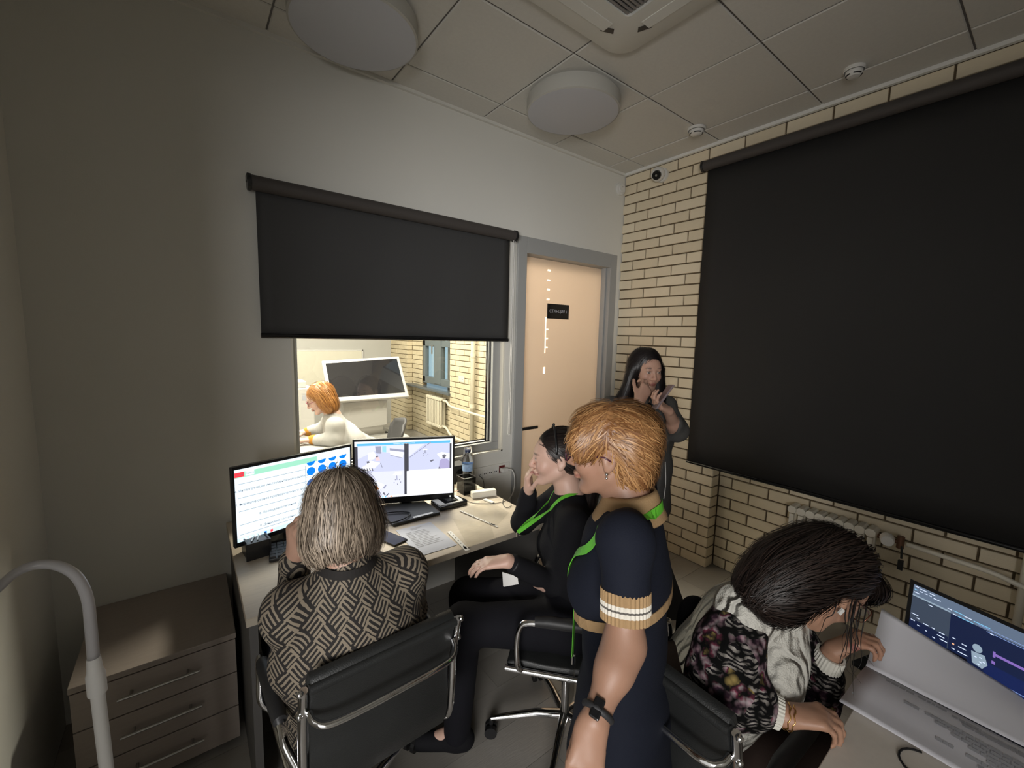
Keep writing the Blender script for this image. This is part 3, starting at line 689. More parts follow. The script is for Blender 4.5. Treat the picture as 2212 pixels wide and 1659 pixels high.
def radiator(label, y0, y1, z0, z1, xf, m, n, depth=.09, name='radiator'):
    t = thing(name, label, 'radiator', (xf+depth/2, (y0+y1)/2, z0)); p = (y0-y1)/n
    for i in range(n):
        y = y0-(i+.5)*p; q = MB(); hw = p*.27
        for dx in (0, depth-.030): q.prism([(-hw, z0+.05), (hw, z0+.05), (hw, z1-.05), (-hw, z1-.05)], (xf+dx+.002, y, 0), (0, 1, 0), (0, 0, 1), .026)
        for za, zb in ((z0, z0+.045), (z1-.045, z1)):
            hp_ = p*.485; c_ = .012; q.prism([(-hp_, za+c_), (-hp_+c_, za), (hp_-c_, za), (hp_, za+c_), (hp_, zb-c_), (hp_-c_, zb), (-hp_+c_, zb), (-hp_, zb-c_)], (xf, y, 0), (0, 1, 0), (0, 0, 1), depth)
        obj('radiator_section', q, m, t, bevel=.002)
    return t
radiator('bright cream ribbed radiator under the grey sill of the lit room', 3.70, 3.20, .27, .73, -.02, M['rad2'], 10)
# outlet beyond
t = thing('wall_socket', 'cream double socket on the brick beside the grey window', 'socket', (px_, 2.66, 1.03)); f = MB(); f.b2((px_-.012, 2.58, 1.03), (px_, 2.735, 1.115)); obj('plate', f, M['rad2'], t, bevel=.004)
for y in (2.62, 2.695):
    f = MB(); f.cyl((px_-.012, y, 1.072), (px_-.0135, y, 1.072), .026); h = obj('socket_cup', f, M['whiteb'], t)
    f = MB(); f.box((px_-.014, y-.010, 1.072), (.002, .007, .007)); f.box((px_-.014, y+.010, 1.072), (.002, .007, .007)); obj('socket_hole', f, M['black'], h)
# tilted touch screen on a white wheeled stand
def pane(name, a, b, c, d, th, m, parent, bevel=0, label=None, mi=0):
    """thin slab with front corners a(TL) b(TR) c(BR) d(BL), thickness th to the back"""
    a, b, c, d = [np.asarray(k, float) for k in (a, b, c, d)]; n = nrm(np.cross(b-a, d-a)); q = MB()
    P = [a, b, c, d, a+n*th, b+n*th, c+n*th, d+n*th]; q.add(P, [(3, 2, 1, 0), (4, 5, 6, 7), (0, 1, 5, 4), (1, 2, 6, 5), (2, 3, 7, 6), (3, 0, 4, 7)]); return obj(name, q, m, parent, bevel=bevel, label=label)
bl = on(712, 868, 1, 3.45); br = on(884, 856, 1, 3.62); tl = on(695, 779, 1, 3.95); tr_ = on(862, 769, 1, 4.12)
TS = thing('touch_screen', 'big tilted touch screen in a white frame on a wheeled stand', 'screen', ((bl[0]+br[0])/2, 3.7, 0))
pane('white_frame', tl, tr_, br, bl, .05, M['whiteb'], TS, bevel=.012)
def ins(a, b, c, d, u, v, w=None, off=-.002):
    pass
def lerp2(tl, tr, br, bl, u, v): return (tl*(1-u)+tr*u)*(1-v)+(bl*(1-u)+br*u)*v
nn = nrm(np.cross(tr_-tl, bl-tl)); q4 = [lerp2(tl, tr_, br, bl, u, v)-nn*.004 for u, v in ((.035, .085), (.955, .065), (.955, .905), (.035, .915))]
pane('display_glass', q4[0], q4[1], q4[2], q4[3], .004, mat('dark_display', (.012, .012, .014), .05), TS, label='dark mirror-like display')
ax_ = nrm(br-bl); cen = (bl+br)/2+np.array([0, .22, 0])
f = MB(); 
pan = [on(740, 871, 1, 3.72), on(836, 864, 1, 3.78), on(836, 917, 1, 3.78), on(744, 930, 1, 3.72)]
pane('apron_panel', *pan, .25, M['whiteb'], TS, bevel=.006)
f = MB(); f.b2((-1.75, 3.70, .10), (-.40, 3.80, .16)); f.b2((-.50, 3.45, .10), (-.40, 4.3, .16)); f.b2((-1.75, 3.45, .10), (-1.65, 4.3, .16)); obj('base_frame', f, M['whiteb'], TS, bevel=.008)
for x, y in ((-.45, 3.5), (-.45, 4.25), (-1.7, 3.5), (-1.7, 4.25)):
    f = MB(); f.cyl((x-.014, y, .042), (x+.014, y, .042), .042, 18); f.cyl((x, y, .05), (x, y, .105), .012, 10); obj('caster', f, M['black'], TS, label='small black caster')
# table, chair of the seated worker
T2 = thing('white_table', 'white table under the forearms of the worker in the lab coat', 'table', (-2.45, 1.2, 0))
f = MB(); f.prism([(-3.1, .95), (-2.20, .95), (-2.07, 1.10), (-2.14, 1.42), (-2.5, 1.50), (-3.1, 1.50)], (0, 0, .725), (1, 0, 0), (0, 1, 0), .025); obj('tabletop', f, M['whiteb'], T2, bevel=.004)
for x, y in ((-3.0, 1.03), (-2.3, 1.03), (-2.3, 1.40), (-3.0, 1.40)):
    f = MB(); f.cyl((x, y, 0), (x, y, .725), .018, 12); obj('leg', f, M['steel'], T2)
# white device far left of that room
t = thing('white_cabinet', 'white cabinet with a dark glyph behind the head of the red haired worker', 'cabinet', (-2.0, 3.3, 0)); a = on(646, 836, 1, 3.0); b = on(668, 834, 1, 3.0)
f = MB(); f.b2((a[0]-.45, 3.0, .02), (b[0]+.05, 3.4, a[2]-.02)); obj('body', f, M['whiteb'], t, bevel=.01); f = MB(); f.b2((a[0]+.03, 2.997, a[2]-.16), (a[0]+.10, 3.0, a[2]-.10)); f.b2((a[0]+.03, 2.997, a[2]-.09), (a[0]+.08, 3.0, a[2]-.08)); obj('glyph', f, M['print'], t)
f = MB(); f.b2((a[0]-.40, 3.05, a[2]-.02), (b[0]-.02, 3.3, a[2]+.06)); f2 = obj('top_tray', f, M['whiteb'], t, bevel=.01)
# ================================================================ things of the dark room
# --- roller blinds
def roller(label, p0, p1, ztop, zbot, nrmv, fab, r=.034, chain=True):
    p0 = np.array([*p0, 0.]); p1 = np.array([*p1, 0.]); u = nrm(p1-p0); nv = np.array(nrmv, float)
    t = thing('roller_blind', label, 'blind', ((p0+p1)/2).tolist()[:2]+[zbot])
    q = MB(); a = np.array([*p0[:2], ztop-r]); b = np.array([*p1[:2], ztop-r]); q.tube([a+u*.012, b-u*.012], r, 28); obj('fabric_roll', q, M['blindtube'], t, smooth='auto')
    q = MB(); fo = nv*(-r*.55)
    n = 26; V = []; 
    for i in range(n+1):
        for k, z in enumerate(np.linspace(ztop-r, zbot, 14)):
            w = .0025*math.sin(i*.9+k*.3)*min(1, k/6)
            V.append(a+u*(.03+(np.linalg.norm(b-a)-.06)*i/n)+np.array([0, 0, z-a[2]])+fo+nv*w)
    q.add(V, [(i*14+k, (i+1)*14+k, (i+1)*14+k+1, i*14+k+1) for i in range(n) for k in range(13)]); o = obj('blind_fabric', q, fab, t, smooth=True)
    md = o.modifiers.new('s', 'SOLIDIFY'); md.thickness = .0012
    q = MB(); q.tube([a+u*.028+fo+[0, 0, zbot-a[2]-.006], b-u*.028+fo+[0, 0, zbot-a[2]-.006]], .012, 12); obj('bottom_bar', q, M['gloss'], t, smooth='auto')
    for e, s in ((a, 1), (b, -1)):
        q = MB(); q.cyl(e-u*s*.004, e+u*s*.012, r*1.12, 24); q.box(e+nv*-.0+np.array([0, 0, r*.5])-nv*(-.02)*0, (.014 if abs(u[0]) > .5 else .05, .05 if abs(u[0]) > .5 else .014, .03)); obj('end_bracket', q, M['black'], t, bevel=.002)
    return t, a, b
RB, a, b = roller('dark roller blind pulled half down over the lit window', (-2.735, -.05), (-1.185, -.05), 2.395, 1.665, (0, -1, 0), M['blind2'])
q = MB(); 
for dx in (0, .012): q.tube([(-1.192-.012+dx, -.062, 2.35), (-1.196-.012+dx, -.055, .99)], .0022, 6)
q.tube(arc((-1.198, -.055, .99), .006, PI, 2*PI, 6), .0022, 6); obj('bead_chain', q, M['white'], RB, label='white bead chain')
roller('very large dark roller blind covering the window on the brick wall', (-.075, -.735), (-.075, -3.2), 2.925, .795, (-1, 0, 0), M['blind'])
# --- round ceiling lamps, switched off
def drum(cx, cy, r, label):
    t = thing('ceiling_lamp', label, 'lamp', (cx, cy, CEIL-.1)); z = CEIL-.002
    q = MB(); q.lathe([(0.001, z), (r*.93, z), (r*.93, z-.02), (r, z-.022), (r, z-.085), (r-.008, z-.09)], (cx, cy, 0), 64); obj('drum', q, M['shade_side'], t, smooth='auto')
    q = MB(); q.lathe([(r-.008, z-.0895), (r*.9, z-.094), (.001, z-.096)], (cx, cy, 0), 64); obj('diffuser', q, M['shade'], t, smooth='auto')
drum(-1.165, -.54, .265, 'smaller looking round ceiling lamp nearer to the door')
drum(-2.35, -.40, .265, 'round ceiling lamp cut by the top of the picture')
# --- air conditioner cassette
t = thing('air_conditioner', 'white ceiling cassette air conditioner with a grey grille', 'air conditioner', (-1.73, -1.42, CEIL))
cx, cy, hw = -1.73, -1.42, .475
def rrect(hx, hy, r, n=6): return [(sx*(hx-r)+r*math.cos(a), sy*(hy-r)+r*math.sin(a)) for sx, sy, a0 in ((1, 1, 0), (-1, 1, PI/2), (-1, -1, PI), (1, -1, 1.5*PI)) for a in np.linspace(a0, a0+PI/2, n)]
q = MB(); P0 = rrect(hw, hw, .10); P1 = rrect(hw-.012, hw-.012, .10); P2 = rrect(.27, .27, .02); n = len(P0)
V = [(cx+x, cy+y, CEIL-.003) for x, y in P0]+[(cx+x, cy+y, CEIL-.022) for x, y in P0]+[(cx+x, cy+y, CEIL-.030) for x, y in P1]+[(cx+x, cy+y, CEIL-.036) for x, y in P2]+[(cx+x, cy+y, CEIL-.010) for x, y in P2]
q.add(V, [(k*n+i, k*n+(i+1) % n, (k+1)*n+(i+1) % n, (k+1)*n+i) for k in range(4) for i in range(n)]); obj('housing', q, M['wall'], t, smooth='auto')
q = MB(); q.b2((cx-.27, cy-.27, CEIL-.012), (cx+.27, cy+.27, CEIL-.008)); obj('filter', q, M['grid'], t)
for i in range(30):
    q = MB(); y = cy+.262-i*.018; q.box((cx, y, CEIL-.028), (.52, .009, .004)); obj('grille_slat', q, mat('grille_grey', (.26, .24, .23), .5) if i == 0 else bpy.data.materials['grille_grey'], t)
for sx, sy in ((0, 1), (1, 0), (-1, 0), (0, -1)):
    c = np.array([cx+sx*.36, cy+sy*.36, CEIL-.034]); q = MB(); q.box(c, (.50 if sx == 0 else .055, .50 if sy == 0 else .055, .006)); obj('air_flap', q, M['wall'], t, bevel=.002)
    e = .27
    for s in (-1, 1):
        cc = c+np.array([s*e if sx == 0 else 0, s*e if sy == 0 else 0, -.001]); ux = np.array([s, 0, 0]) if sx == 0 else np.array([0, s, 0]); uy = np.array([sx, sy, 0.])
        q = MB(); q.add([cc-ux*.03+uy*.035, cc+ux*.028+uy*.012, cc+ux*.008-uy*.01, cc-ux*.02+uy*.004, cc-ux*.03+uy*.035+[0, 0, .004], cc+ux*.028+uy*.012+[0, 0, .004], cc+ux*.008-uy*.01+[0, 0, .004], cc-ux*.02+uy*.004+[0, 0, .004]], [(0, 1, 2, 3), (7, 6, 5, 4), (0, 4, 5, 1), (1, 5, 6, 2), (2, 6, 7, 3), (3, 7, 4, 0)])
        obj('corner_gap', q, M['black'], t)
# --- detectors
def detector(cx, cy, r, label):
    t = thing('smoke_detector', label, 'smoke detector', (cx, cy, CEIL-.04)); z = CEIL-.002
    q = MB(); q.lathe([(.001, z), (r, z), (r, z-.012), (r*.93, z-.016)], (cx, cy, 0), 32); obj('base', q, M['white'], t, smooth='auto')
    q = MB(); q.lathe([(r*.80, z-.016), (r*.78, z-.030), (r*.55, z-.042), (.001, z-.045)], (cx, cy, 0), 32); obj('sensor_head', q, M['white'], t, smooth='auto')
    for k in range(4):
        q = MB(); q.tube(arc((cx, cy, z-.034), r*.70, k*PI/2+.2, k*PI/2+1.3, 6, (1, 0, 0), (0, 1, 0)), .0035, 6); obj('sensor_slot', q, M['black'], t)
detector(-.30, -.80, .055, 'white smoke detector on the ceiling near the brick wall corner')
detector(-.285, -1.62, .045, 'small faint round detector on the ceiling above the large blind')
# --- security camera and siren
t = thing('security_camera', 'white ball shaped security camera high on the brick wall', 'camera', (-.05, -.36, 2.92)); c = np.array([-.065, -.365, 2.945])
dv = nrm([-.93, -.05, -.30])
q = MB(); q.cyl((0.0, -.365, 2.95), (-.022, -.365, 2.95), .052, 28); obj('mount', q, M['white'], t, smooth='auto'); q = MB(); q.sphere(c, .052, 28); obj('ball', q, M['white'], t, smooth=True)
dv = nrm(CAM*np.array([1, 1, 1])-c+np.array([0, .9, -.3])); q = MB(); q.cyl(c+dv*.030, c+dv*.0545, .036, 24, r2=.031); obj('lens', q, M['gloss'], t, smooth='auto')
q = MB(); q.sphere(c+dv*.054, .010, 12); obj('lens_core', q, M['steel'], t, smooth=True)
t = thing('wall_sensor', 'round white sensor on the plaster wall right at the corner', 'sensor', (-.062, 0, 2.90)); q = MB(); R = frame((0, 0, 1), (0, -1, 0))
q.cyl((-.062, 0, 2.925), (-.062, -.022, 2.925), .050, 28); obj('housing', q, M['white'], t, smooth='auto', bevel=.002); q = MB(); q.cyl((-.062, -.022, 2.925), (-.062, -.034, 2.925), .034, 24); obj('cap', q, M['white'], t, bevel=.002); q = MB(); q.sphere((-.062, -.034, 2.935), .004, 8); obj('indicator', q, M['grid'], t)
# --- radiator under the big blind
radiator('cream ribbed radiator under the large dark blind, behind the bending woman', -1.44, -1.875, .16, .672, -.03, M['rad'], 9, .09)
t = thing('thermostat_valve', 'round white thermostat head beside the end of the cream radiator', 'valve', (-.01, -1.915, .64)); q = MB(); q.lathe([(.001, .03), (.026, .03), (.030, .022), (.032, -.02), (.022, -.03)], (-.035, -1.925, .645), 24, R=frame((0, 0, 1), (-.9, -.2, .2))); obj('knob', q, M['whitem'], t, smooth='auto')
q = MB(); q.tube([(-.01, -1.88, .64), (-.01, -1.99, .642)], .011, 10); q.cyl((-.01, -1.975, .61), (-.01, -1.975, .675), .016); obj('valve_body', q, mat('old_brass', (.20, .10, .06), .4, metal=.6), t); q = MB(); q.tube([(-.03, -1.985, .63), (-.035, -1.99, .565)], .005, 8); q.box((-.037, -1.99, .53), (.02, .022, .05)); obj('tag', q, M['black'], t)
pipe('heating_pipe', [[(-.01, -2.0, .642), (-.012, -2.15, .636), (-.015, -2.30, .63), (.0, -2.42, .60), (.02, -2.55, .595), (.02, -2.9, .59)]], 'cream pipe running from the radiator valve along the brick wall', M['rad'], r=.012)
pipe('heating_pipe', [[(.02, -2.40, 0), (.02, -2.40, 2.6)]], 'upright cream pipe at the right edge of the picture', M['rad'], r=.015)
# --- desk along the window wall
dx0, dx1, dy0, dz = -2.885, -1.583, -.885, .75
t = thing('desk', 'long oak laminate desk under the lit window', 'desk', ((dx0+dx1)/2, -.45, 0))
q = MB(); q.b2((dx0, dy0, dz-.028), (dx1, -.012, dz)); obj('desktop', q, M['desk'], t, bevel=.0015)
q = MB(); q.b2((dx0, dy0-.0012, dz-.028), (dx1, dy0, dz-.001)); obj('edge_band', q, M['deskedge'], t)
q = MB(); q.b2((dx0+.01, dy0+.03, 0), (dx0+.035, -.03, dz-.028)); obj('side_panel', q, M['deskside'], t)
q = MB(); q.b2((dx1-.035, dy0+.03, 0), (dx1-.01, -.03, dz-.028)); obj('side_panel', q, M['deskside'], t)
q = MB(); q.b2((dx0+.035, -.08, .30), (dx1-.035, -.062, dz-.028)); obj('back_panel', q, M['deskside'], t)
# --- drawer unit left of it
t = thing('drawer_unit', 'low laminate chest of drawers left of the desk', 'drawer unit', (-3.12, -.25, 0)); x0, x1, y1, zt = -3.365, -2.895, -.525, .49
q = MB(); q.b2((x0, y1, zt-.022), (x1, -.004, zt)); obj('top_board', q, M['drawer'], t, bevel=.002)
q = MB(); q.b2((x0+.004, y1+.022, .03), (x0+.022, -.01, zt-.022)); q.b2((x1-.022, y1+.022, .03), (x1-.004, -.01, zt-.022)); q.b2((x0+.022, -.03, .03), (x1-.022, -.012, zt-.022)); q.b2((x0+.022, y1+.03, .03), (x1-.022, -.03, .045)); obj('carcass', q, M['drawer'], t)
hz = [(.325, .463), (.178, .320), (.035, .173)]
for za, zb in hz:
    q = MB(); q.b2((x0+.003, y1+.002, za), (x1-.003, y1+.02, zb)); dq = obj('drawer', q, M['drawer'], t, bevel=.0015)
    zc = (za+zb)/2+.01; q = MB(); q.cyl(((x0+x1)/2-.115, y1-.026, zc), ((x0+x1)/2+.115, y1-.026, zc), .0055, 10)
    for s in (-.08, .08): q.cyl(((x0+x1)/2+s, y1+.002, zc), ((x0+x1)/2+s, y1-.026, zc), .0045, 8)
    obj('bar_handle', q, M['steel'], dq)
# --- white arched stand at the left edge
t = thing('arched_stand', 'white arched tube stand in front of the drawers at the left edge', 'stand', tuple(at(215, 1480, 1.0)[:2])+(0,))
P = [at(-70, 1330, .80), at(-5, 1272, .80), at(30, 1240, .81), at(75, 1221, .82), at(125, 1222, .84), at(165, 1245, .86), at(188, 1290, .88), at(196, 1350, .90), at(202, 1420, .92)]
q = MB(); q.tube(spline(P, 6), np.linspace(.0075, .0105, 8*6+1), 14); obj('arched_tube', q, mat('white_enamel', (.50, .49, .50), .3), t, smooth=True)
E0 = P[-1]; dn = np.array([.012, .0, -1.]); E1 = E0+dn*.085
q = MB(); q.tube([E0, E0+dn*.03, E0+dn*.04, E1], [.0115, .0135, .0165, .0165], 18); obj('collar', q, M['whitem'], t, smooth='auto')
E2 = E1.copy(); E2[2] = .03; E2[:2] += .012; q = MB(); q.tube([E1, E2], .0125, 16); obj('pole', q, M['whitem'], t, smooth='auto')
q = MB(); q.lathe([(.001, .03), (.02, .03), (.12, .015), (.13, 0)], (E2[0], E2[1], 0), 28); obj('foot', q, M['whitem'], t, smooth='auto')
# --- chairs
def make_chair(label, loc, rz, group=None, arms=True):
    t = thing('office_chair', label, 'chair', loc, rz, group); w = .214
    q = MB(); S = [(-.20, .462), (-.12, .470), (-.02, .462), (.08, .460), (.16, .466), (.215, .450)]; S = spline([(0, y, z) for y, z in S], 4)
    def slab(path, half, th, mb):
        n = len(path); T = np.gradient(path, axis=0); T /= np.linalg.norm(T, axis=1)[:, None]; N = np.cross(np.array([1., 0, 0]), T); V = []
        for p, nn_ in zip(path, N):
            for x, s in ((-half, -1), (-half*.97, 1), (half*.97, 1), (half, -1)): V.append(p+np.array([x, 0, 0])+nn_*th*s/2)
        mb.add(V, [(i*4+k, i*4+(k+1) % 4, (i+1)*4+(k+1) % 4, (i+1)*4+k) for i in range(n-1) for k in range(4)]+[(3, 2, 1, 0), tuple((n-1)*4+k for k in range(4))])
    slab(S, w-.012, .032, q); obj('seat', q, M['leather'], t, smooth='auto', local=True, bevel=.006)
    B = spline([(0, -.215, .470), (0, -.235, .53), (0, -.240, .60), (0, -.238, .66), (0, -.247, .72), (0, -.262, .785), (0, -.275, .838), (0, -.272, .855), (0, -.258, .858)], 5)
    q = MB(); slab(B, w-.010, .022, q); obj('backrest', q, M['leather'], t, smooth='auto', local=True, bevel=.005)
    q = MB(); q.tube([(-w+.012, -.285, .842), (w-.012, -.285, .842)], .013, 12); obj('top_roll', q, M['leather'], t, smooth='auto', local=True)
    for s in (-1, 1):
        q = MB(); q.tube(spline([(s*w, .22, .455), (s*w, .0, .452), (s*w, -.18, .458), (s*w, -.232, .50), (s*w, -.248, .60), (s*w, -.256, .72), (s*w, -.282, .845)], 5), .011, 10); obj('side_rail', q, M['chrome'], t, smooth='auto', local=True)
        
        for by__, bz__ in ((-.285, .842), (-.272, .775)): q = MB(); q.sphere((s*(w+.008), by__, bz__), .0088, 10); obj('bolt', q, M['chrome'], t, smooth=True, local=True)
        if arms:
            x = s*(w+.028); q = MB(); q.tube(spline([(s*w, .16, .455), (x, .17, .50), (x, .175, .58), (x, .165, .645), (x, .13, .668), (x, -.02, .672), (x, -.16, .668), (x, -.20, .65), (s*(w+.008), -.235, .60)], 6), .011, 10); obj('arm_loop', q, M['chrome'], t, smooth='auto', local=True)
            q = MB(); q.tube([(x, .11, .676), (x, .06, .682), (x, -.10, .682), (x, -.145, .676)], [.017, .021, .021, .017], 14); obj('arm_pad', q, M['padblack'], t, smooth='auto', local=True)
    q = MB(); q.tube(spline([(-w+.012, -.272, .775), (-w+.020, -.296, .762), (-w+.06, -.318, .755), (0, -.324, .755), (w-.06, -.318, .755), (w-.020, -.296, .762), (w-.012, -.272, .775)], 6), .0085, 12); obj('back_crossbar', q, M['chrome'], t, smooth='auto', local=True, label='curved chrome bar behind the backrest')
    q = MB(); q.box((0, 0, .425), (.30, .20, .03)); q.cyl((0, 0, .41), (0, 0, .30), .028, 18); obj('seat_plate', q, M['black'], t, local=True); q = MB(); q.cyl((0, 0, .31), (0, 0, .09), .018, 18); obj('gas_column', q, M['chrome'], t, smooth='auto', local=True)
    for k in range(5):
        a = k*2*PI/5+.5; d = np.array([math.cos(a), math.sin(a), 0]); q = MB(); q.tube([d*.02+[0, 0, .105], d*.12+[0, 0, .108], d*.31+[0, 0, .078]], [.020, .017, .011], 12); lg = obj('base_arm', q, M['chrome'], t, smooth='auto', local=True)
        q = MB(); sd = np.array([-d[1], d[0], 0])
        for s in (-1, 1): q.cyl(d*.31+sd*s*.008+[0, 0, .026], d*.31+sd*s*.024+[0, 0, .026], .026, 14)
        q.cyl(d*.31+[0, 0, .03], d*.31+[0, 0, .078], .008, 8); obj('caster', q, M['black'], lg, local=True)
    return t
chA = make_chair('ribbed black leather chair under the woman in the patterned jacket', (-2.612, -1.115, 0), math.radians(2))
def chair_copy(src, label, loc, rz):
    c = copy_tree(src); c.location = loc; c.rotation_euler = (0, 0, rz); c['label'] = label; return c
chB = chair_copy(chA, 'ribbed black chair with chrome armrest under the woman with the ponytail', (-1.80, -1.28, 0), math.radians(42))
chC = chair_copy(chA, 'black leather chair at the lower right under the bending woman', (-1.80, -1.86, 0), math.radians(-92))
# --- a dark low screen board behind the standing woman
t = thing('partition_board', 'dark grey board with a slanted edge behind the navy dress', 'board', (-1.35, -1.2, 0))
A, B_, C_, D_ = at(1330, 1180, 2.05), at(1434, 1180, 2.05), at(1492, 1340, 1.95), at(1330, 1340, 1.95); pane('board', A, B_, C_, D_, .02, mat('charcoal_board', (.035, .034, .033), .55), t)
f = MB(); f.tube([(C_+D_)/2+[0, 0, .03], [*((C_+D_)/2)[:2], .02]], .015, 10); f.box([*((C_+D_)/2)[:2], .01], (.3, .3, .02)); obj('stand', f, M['black'], t)
# --- monitors
def monitor(label, TL, TR, zb, bez_b, name='computer_monitor', top=.012, side=.010):
    """TL, TR top corners of the lit panel, zb its lower height"""
    TL = np.array(TL, float); TR = np.array(TR, float); u = TR-TL; Wd = np.linalg.norm(u[:2]); u = nrm([u[0], u[1], 0]); up = np.array([0, 0, 1.]); n = np.cross(u, up)   # n points to the viewer (-y)
    c = (TL+TR)/2; t = thing(name, label, 'monitor', (c[0], c[1]+.08, dz)); h = TL[2]-zb
    q = MB(); R = np.stack([u, -n, up], 1)
    z0 = zb-bez_b; z1 = TL[2]+top; q.box([*(c[:2]-n[:2]*.012), (z0+z1)/2], (Wd+2*side, .022, z1-z0), R); q.box([*(c[:2]-n[:2]*.035), (z0+z1)/2], (Wd*.6, .03, (z1-z0)*.6), R); obj('housing', q, M['black'], t, bevel=.003)
    def pt(x, y, off=.0): return TL+u*x*Wd*1.0+np.array([0, 0, -y*h])+n*(.0006+off)      # x,y in 0..1 from the top left
    return t, pt, u, up, n, Wd, h
SC = 0.86
def em(name, c, s=SC):
    if name not in ('scr_white', 'scr_cell', 'scr_white2', 'scr_pale', 'scr_bar') and s == SC: s = 0.80
    if name not in M: M[name] = emat(name, c, s)
    return M[name]
def rectm(pt, x0, y0, x1, y1, off, mb, mi=0): mb.quad(pt(x0, y1, off), pt(x1, y1, off), pt(x1, y0, off), pt(x0, y0, off), mi)
# left monitor: table with blue discs
t, pt, u, up, n, Wd, h = monitor('left computer monitor showing a table with blue discs', (-2.868, -.42, 1.120), (-2.375, -.295, 1.120), .812, .022)
mats = [em('scr_white', (.80, .91, 1.0)), em('scr_green', (.36, .76, .56)), em('scr_red', (.95, .05, .07)), em('scr_blue', (.0, .22, .90)), em('scr_line', (.22, .30, .38)), em('scr_text', (.08, .11, .15)), em('scr_cell', (.92, 1.0, 1.0)), em('scr_bar', (.62, .84, .95))]
q = MB(); rectm(pt, 0, 0, 1, 1, 0, q, 0); SCR = obj('screen', q, mats, t)
q = MB(); rectm(pt, 0, .04, .67, .115, .0003, q, 1); rectm(pt, .0, .04, .07, .105, .0006, q, 2); rectm(pt, .08, .04, .145, .105, .0006, q, 0); rectm(pt, .0, .945, 1, 1, .0003, q, 7); rectm(pt, .565, .15, .97, .94, .0002, q, 6)
ya = [.20, .39, .575, .765, .90]
for y in ya: rectm(pt, .02, y, .56 if y < .9 else .98, y+.006, .0006, q, 4)
for x in (.56, .665, .765, .87): rectm(pt, x, .15, x+.003, .94, .0005, q, 4)
for y in (.33, .52, .71, .89): rectm(pt, .56, y, .98, y+.004, .0005, q, 4)
for j, yc in enumerate((.10, .25, .435, .62, .81)):
    for i, xc in enumerate((.612, .715, .818, .922)):
        rr = .036; P = []; cc = pt(xc, yc, .0009)
        for a in np.linspace(0, 2*PI, 28, endpoint=False):
            if j == 0: 
                if math.sin(a) > .0: continue
            P.append(cc+u*rr*Wd*1.08*math.cos(a)+up*rr*Wd*1.08*math.sin(a))
        q.add(P, [tuple(range(len(P)))], 3); q.add([pt(xc-.003, yc, .0011), pt(xc+.003, yc, .0011), pt(xc, yc-.01, .0011)], [(0, 1, 2)], 5)
for k, (x, mi) in enumerate(((.02, 0), (.05, 0), (.085, 0), (.12, 0), (.155, 6), (.20, 3), (.25, 2))): rectm(pt, x, .955, x+.02, .99, .0007, q, mi)
for s_, x, y, sz in (('6. Интерпретация инструментальных анализов', .30, .295, .0135), ('7. Формулирование предварительного диагноза', .31, .485, .0135), ('8. Проведение лечения', .32, .675, .0135), ('9. Динамика состояния', .32, .855, .0135)):
    text_mb(s_, sz, pt(x, y, .0008), u, up, 0, q, 5)
text_mb('Назад', .009, pt(.037, .073, .0009), u, up, 0, q, 5); text_mb('Анкета', .009, pt(.113, .073, .0009), u, up, 0, q, 5)
obj('screen_content', q, mats, SCR)
q = MB(); c = pt(.45, 1, 0)-n*.05; q.box([c[0]+.0, c[1]+.01, .812], (.05, .03, .10)); obj('stand_neck', q, M['black'], t); q = MB(); q.box([c[0], c[1]+.02, dz+.007], (.20, .16, .012)); obj('stand_base', q, M['black'], t, bevel=.003)
# right monitor: camera views
t, pt, u, up, n, Wd, h = monitor('right computer monitor showing surveillance camera views', (-2.325, -.205, 1.118), (-1.850, -.400, 1.112), .806, .036)
mats = [em('scr_white2', (.92, .95, 1.0)), em('scr_feed', (.60, .63, .84)), em('scr_feed2', (.74, .76, .95)), em('scr_dark', (.06, .06, .075)), em('scr_title', (.12, .50, .80)), em('scr_mid', (.33, .34, .46)), em('scr_pale', (.90, .93, 1.0)), em('scr_orange', (.85, .24, .03)), em('scr_pink', (.92, .62, .64)), em('scr_grey', (.14, .14, .18)), em('scr_cyan', (.35, .70, .90)), em('scr_viol', (.42, .38, .62))]
q = MB(); rectm(pt, 0, 0, 1, 1, 0, q, 0); SCR = obj('screen', q, mats, t); q = MB()
def poly(P, mi, off=.0008): q.add([pt(x, y, off) for x, y in P], [tuple(range(len(P)-1, -1, -1))], mi)
rectm(pt, .02, .035, .97, .075, .0004, q, 4); rectm(pt, 0, .08, .03, .97, .0004, q, 3); rectm(pt, .03, .075, .49, .535, .0004, q, 1); rectm(pt, .03, .535, .49, .965, .0004, q, 2); rectm(pt, .49, .06, .535, .97, .0005, q, 3)
rectm(pt, .535, .075, .965, .54, .0004, q, 1); rectm(pt, .965, .09, .985, .54, .0005, q, 3); rectm(pt, .515, .55, 1, .965, .0006, q, 0); rectm(pt, .0, .968, 1, 1, .0004, q, 6)
